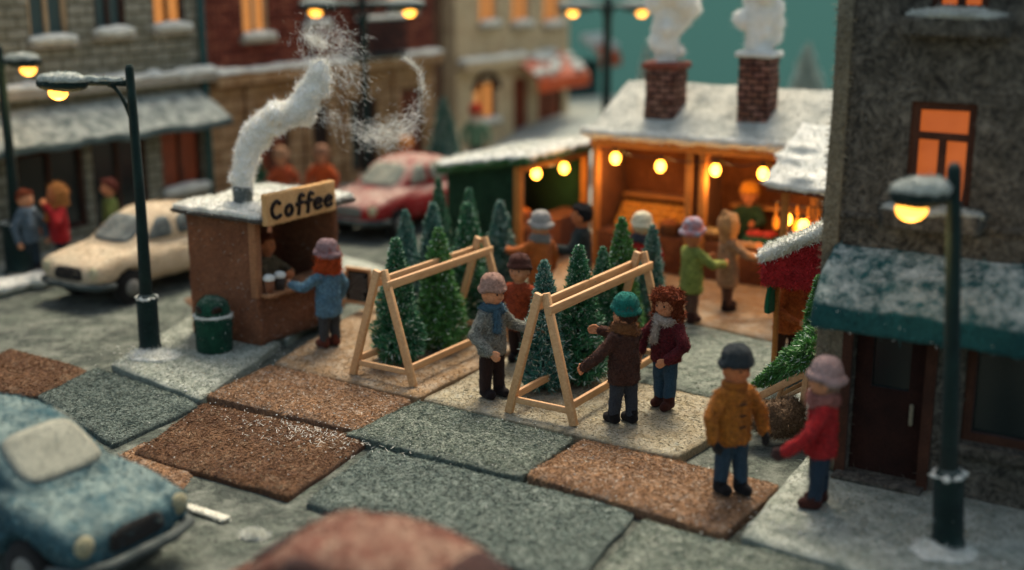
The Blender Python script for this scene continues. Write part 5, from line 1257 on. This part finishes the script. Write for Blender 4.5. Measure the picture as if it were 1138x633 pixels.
obj('sack', fuzz(wob(remesh(join(ell((0, 0, .2), (.34, .25, .24)), ell((.15, .05, .3), (.2, .2, .18)), ell((-.16, 0, .24), (.2, .2, .16))), .03, 2), .04, 5), 2500, .05), felt('sack_felt', '5e4a36', '715a42', fib=30, bump=1.2, vary=.5), sk)

# ================================================================== LOOSE SNOW
def crumbs(n, seed=3):
    rg = random.Random(seed); P = []
    spots = [(F0(167, 392), .5, .35), (F0(180, 395), .8, .1), (F0(1053, 610), .55, .2), (F0(300, 440), 2.0, .05), (F0(560, 480), 2.5, .04), (F0(330, 480), 1.2, .1), (F0(930, 590), 1.5, .1), (F0(260, 400), 1.2, .1)]
    for _ in range(n):
        c, s, _w = rg.choices(spots, [q[2]*q[1] for q in spots])[0]
        x, y = c.x+rg.gauss(0, s*.5), c.y+rg.gauss(0, s*.5); r = rg.uniform(.005, .013)*(1+1.2*(rg.random() > .985))
        P.append(ell((x, y, r*.4+.01), (r, r*rg.uniform(.6, 1), r*.6), 5, 4))
    return join(*P)
def dust():
    c = (G(300, 470, -.07)+G(400, 492, -.07))/2; rg = random.Random(5); v = []; f = []
    for _ in range(200):
        a = rg.gauss(0, .6); b_ = abs(rg.gauss(0, .26)); p_ = c+U*a-V*(b_-.12)
        th = rg.uniform(0, PI); l = rg.uniform(.03, .08); d = Vector((math.cos(th), math.sin(th), rg.uniform(-.1, .4)))*l; n_ = Vector((-d.y, d.x, 0)).normalized()*.0025; z = Vector((0, 0, .012)); o = len(v)
        for q_ in (p_-n_+z, p_+n_+z, p_+d+n_+z, p_+d-n_+z): v.append(tuple(q_))
        f.append((o, o+1, o+2, o+3))
    return v, f
tag(obj('snow_dust', dust(), SNOW, smooth=False), 'wispy dusting of snow along the upper edge of the rust brown slab', 'snow', kind='stuff')
tag(obj('snow_crumbs', crumbs(1100), SNOW), 'loose crumbs of white wool snow scattered on the slabs', 'snow', kind='stuff')
def drift(P_, r, label):
    o = obj('snow_drift', fuzz(wob(remesh(ell((0, 0, .0), (r, r*.7, .06), 24, 10), .03, 2), .04, 4, r), 1800, .05), SNOW, loc=(P_.x, P_.y, P_.z)); structure(o, label)
drift(G(285, 597, GZ), .16, 'small lump of snow on the street beside the rust car')
drift(F0(172, 396), .42, 'snow piled round the foot of the left street lamp'); drift(F0(1050, 614), .36, 'snow piled round the foot of the nearest street lamp')

_e = LB+U*1.78
_b = [ell((U.x*random.uniform(-.12, .1)+V.x*k_*.32, U.y*random.uniform(-.12, .1)+V.y*k_*.32, .02), (.3, .3, random.uniform(.08, .16))) for k_ in range(-14, 12)]
structure(obj('snow_bank', fuzz(wob(remesh(join(*_b), .04, 2), .05, 4), 2500, .05), SNOW, loc=(_e.x, _e.y, -.02)), 'low bank of snow along the kerb before the grey stone shop')

# ================================================================== LIGHT, CAMERA
w = bpy.data.worlds.new('World'); SC.world = w; w.use_nodes = True; nt = w.node_tree
sky = nt.nodes.new('ShaderNodeTexSky'); sky.sky_type = 'NISHITA'; sky.sun_disc = False
SUN_AZ, SUN_EL = 78.0, 60.0          # direction to the sun, degrees from +X
sky.sun_elevation = R(SUN_EL); sky.sun_rotation = R(90-SUN_AZ); sky.air_density = 1.0; sky.dust_density = 3.0; sky.ozone_density = .6
bg = nt.nodes['Background']; bg.inputs['Strength'].default_value = .15
vm = nt.nodes.new('ShaderNodeVectorMath'); vm.operation = 'MULTIPLY'; vm.inputs[1].default_value = (1.06, 1.0, .86); nt.links.new(sky.outputs[0], vm.inputs[0]); nt.links.new(vm.outputs[0], bg.inputs['Color'])
sl = bpy.data.lights.new('sun', 'SUN'); sl.energy = 2.7; sl.angle = R(20); sl.color = (1, .9, .76)
so = bpy.data.objects.new('sun', sl); COL.objects.link(so)
d = Vector((math.cos(R(SUN_AZ))*math.cos(R(SUN_EL)), math.sin(R(SUN_AZ))*math.cos(R(SUN_EL)), math.sin(R(SUN_EL))))
so.rotation_euler = d.to_track_quat('Z', 'Y').to_euler()
cam = bpy.data.cameras.new('camera'); co = bpy.data.objects.new('camera', cam); COL.objects.link(co); SC.camera = co
co.location = (0, 0, H); co.rotation_euler = (PI/2-PITCH, 0, 0)
cam.lens = 36*FPX/1138; cam.sensor_width = 36; cam.clip_end = 400; cam.clip_start = .1
cam.dof.use_dof = True; cam.dof.focus_distance = 16.6; cam.dof.aperture_fstop = cam.lens/1000/.25; cam.dof.aperture_blades = 0
SC.view_settings.view_transform = 'Standard'; SC.view_settings.look = 'None'; SC.view_settings.exposure = .92; SC.view_settings.gamma = 1
SC.cycles.use_denoising = True
try: SC.cycles.denoiser = 'OPENIMAGEDENOISE'
except Exception: pass
SC.cycles.max_bounces = 5; SC.cycles.sample_clamp_indirect = 4; SC.cycles.use_light_tree = True
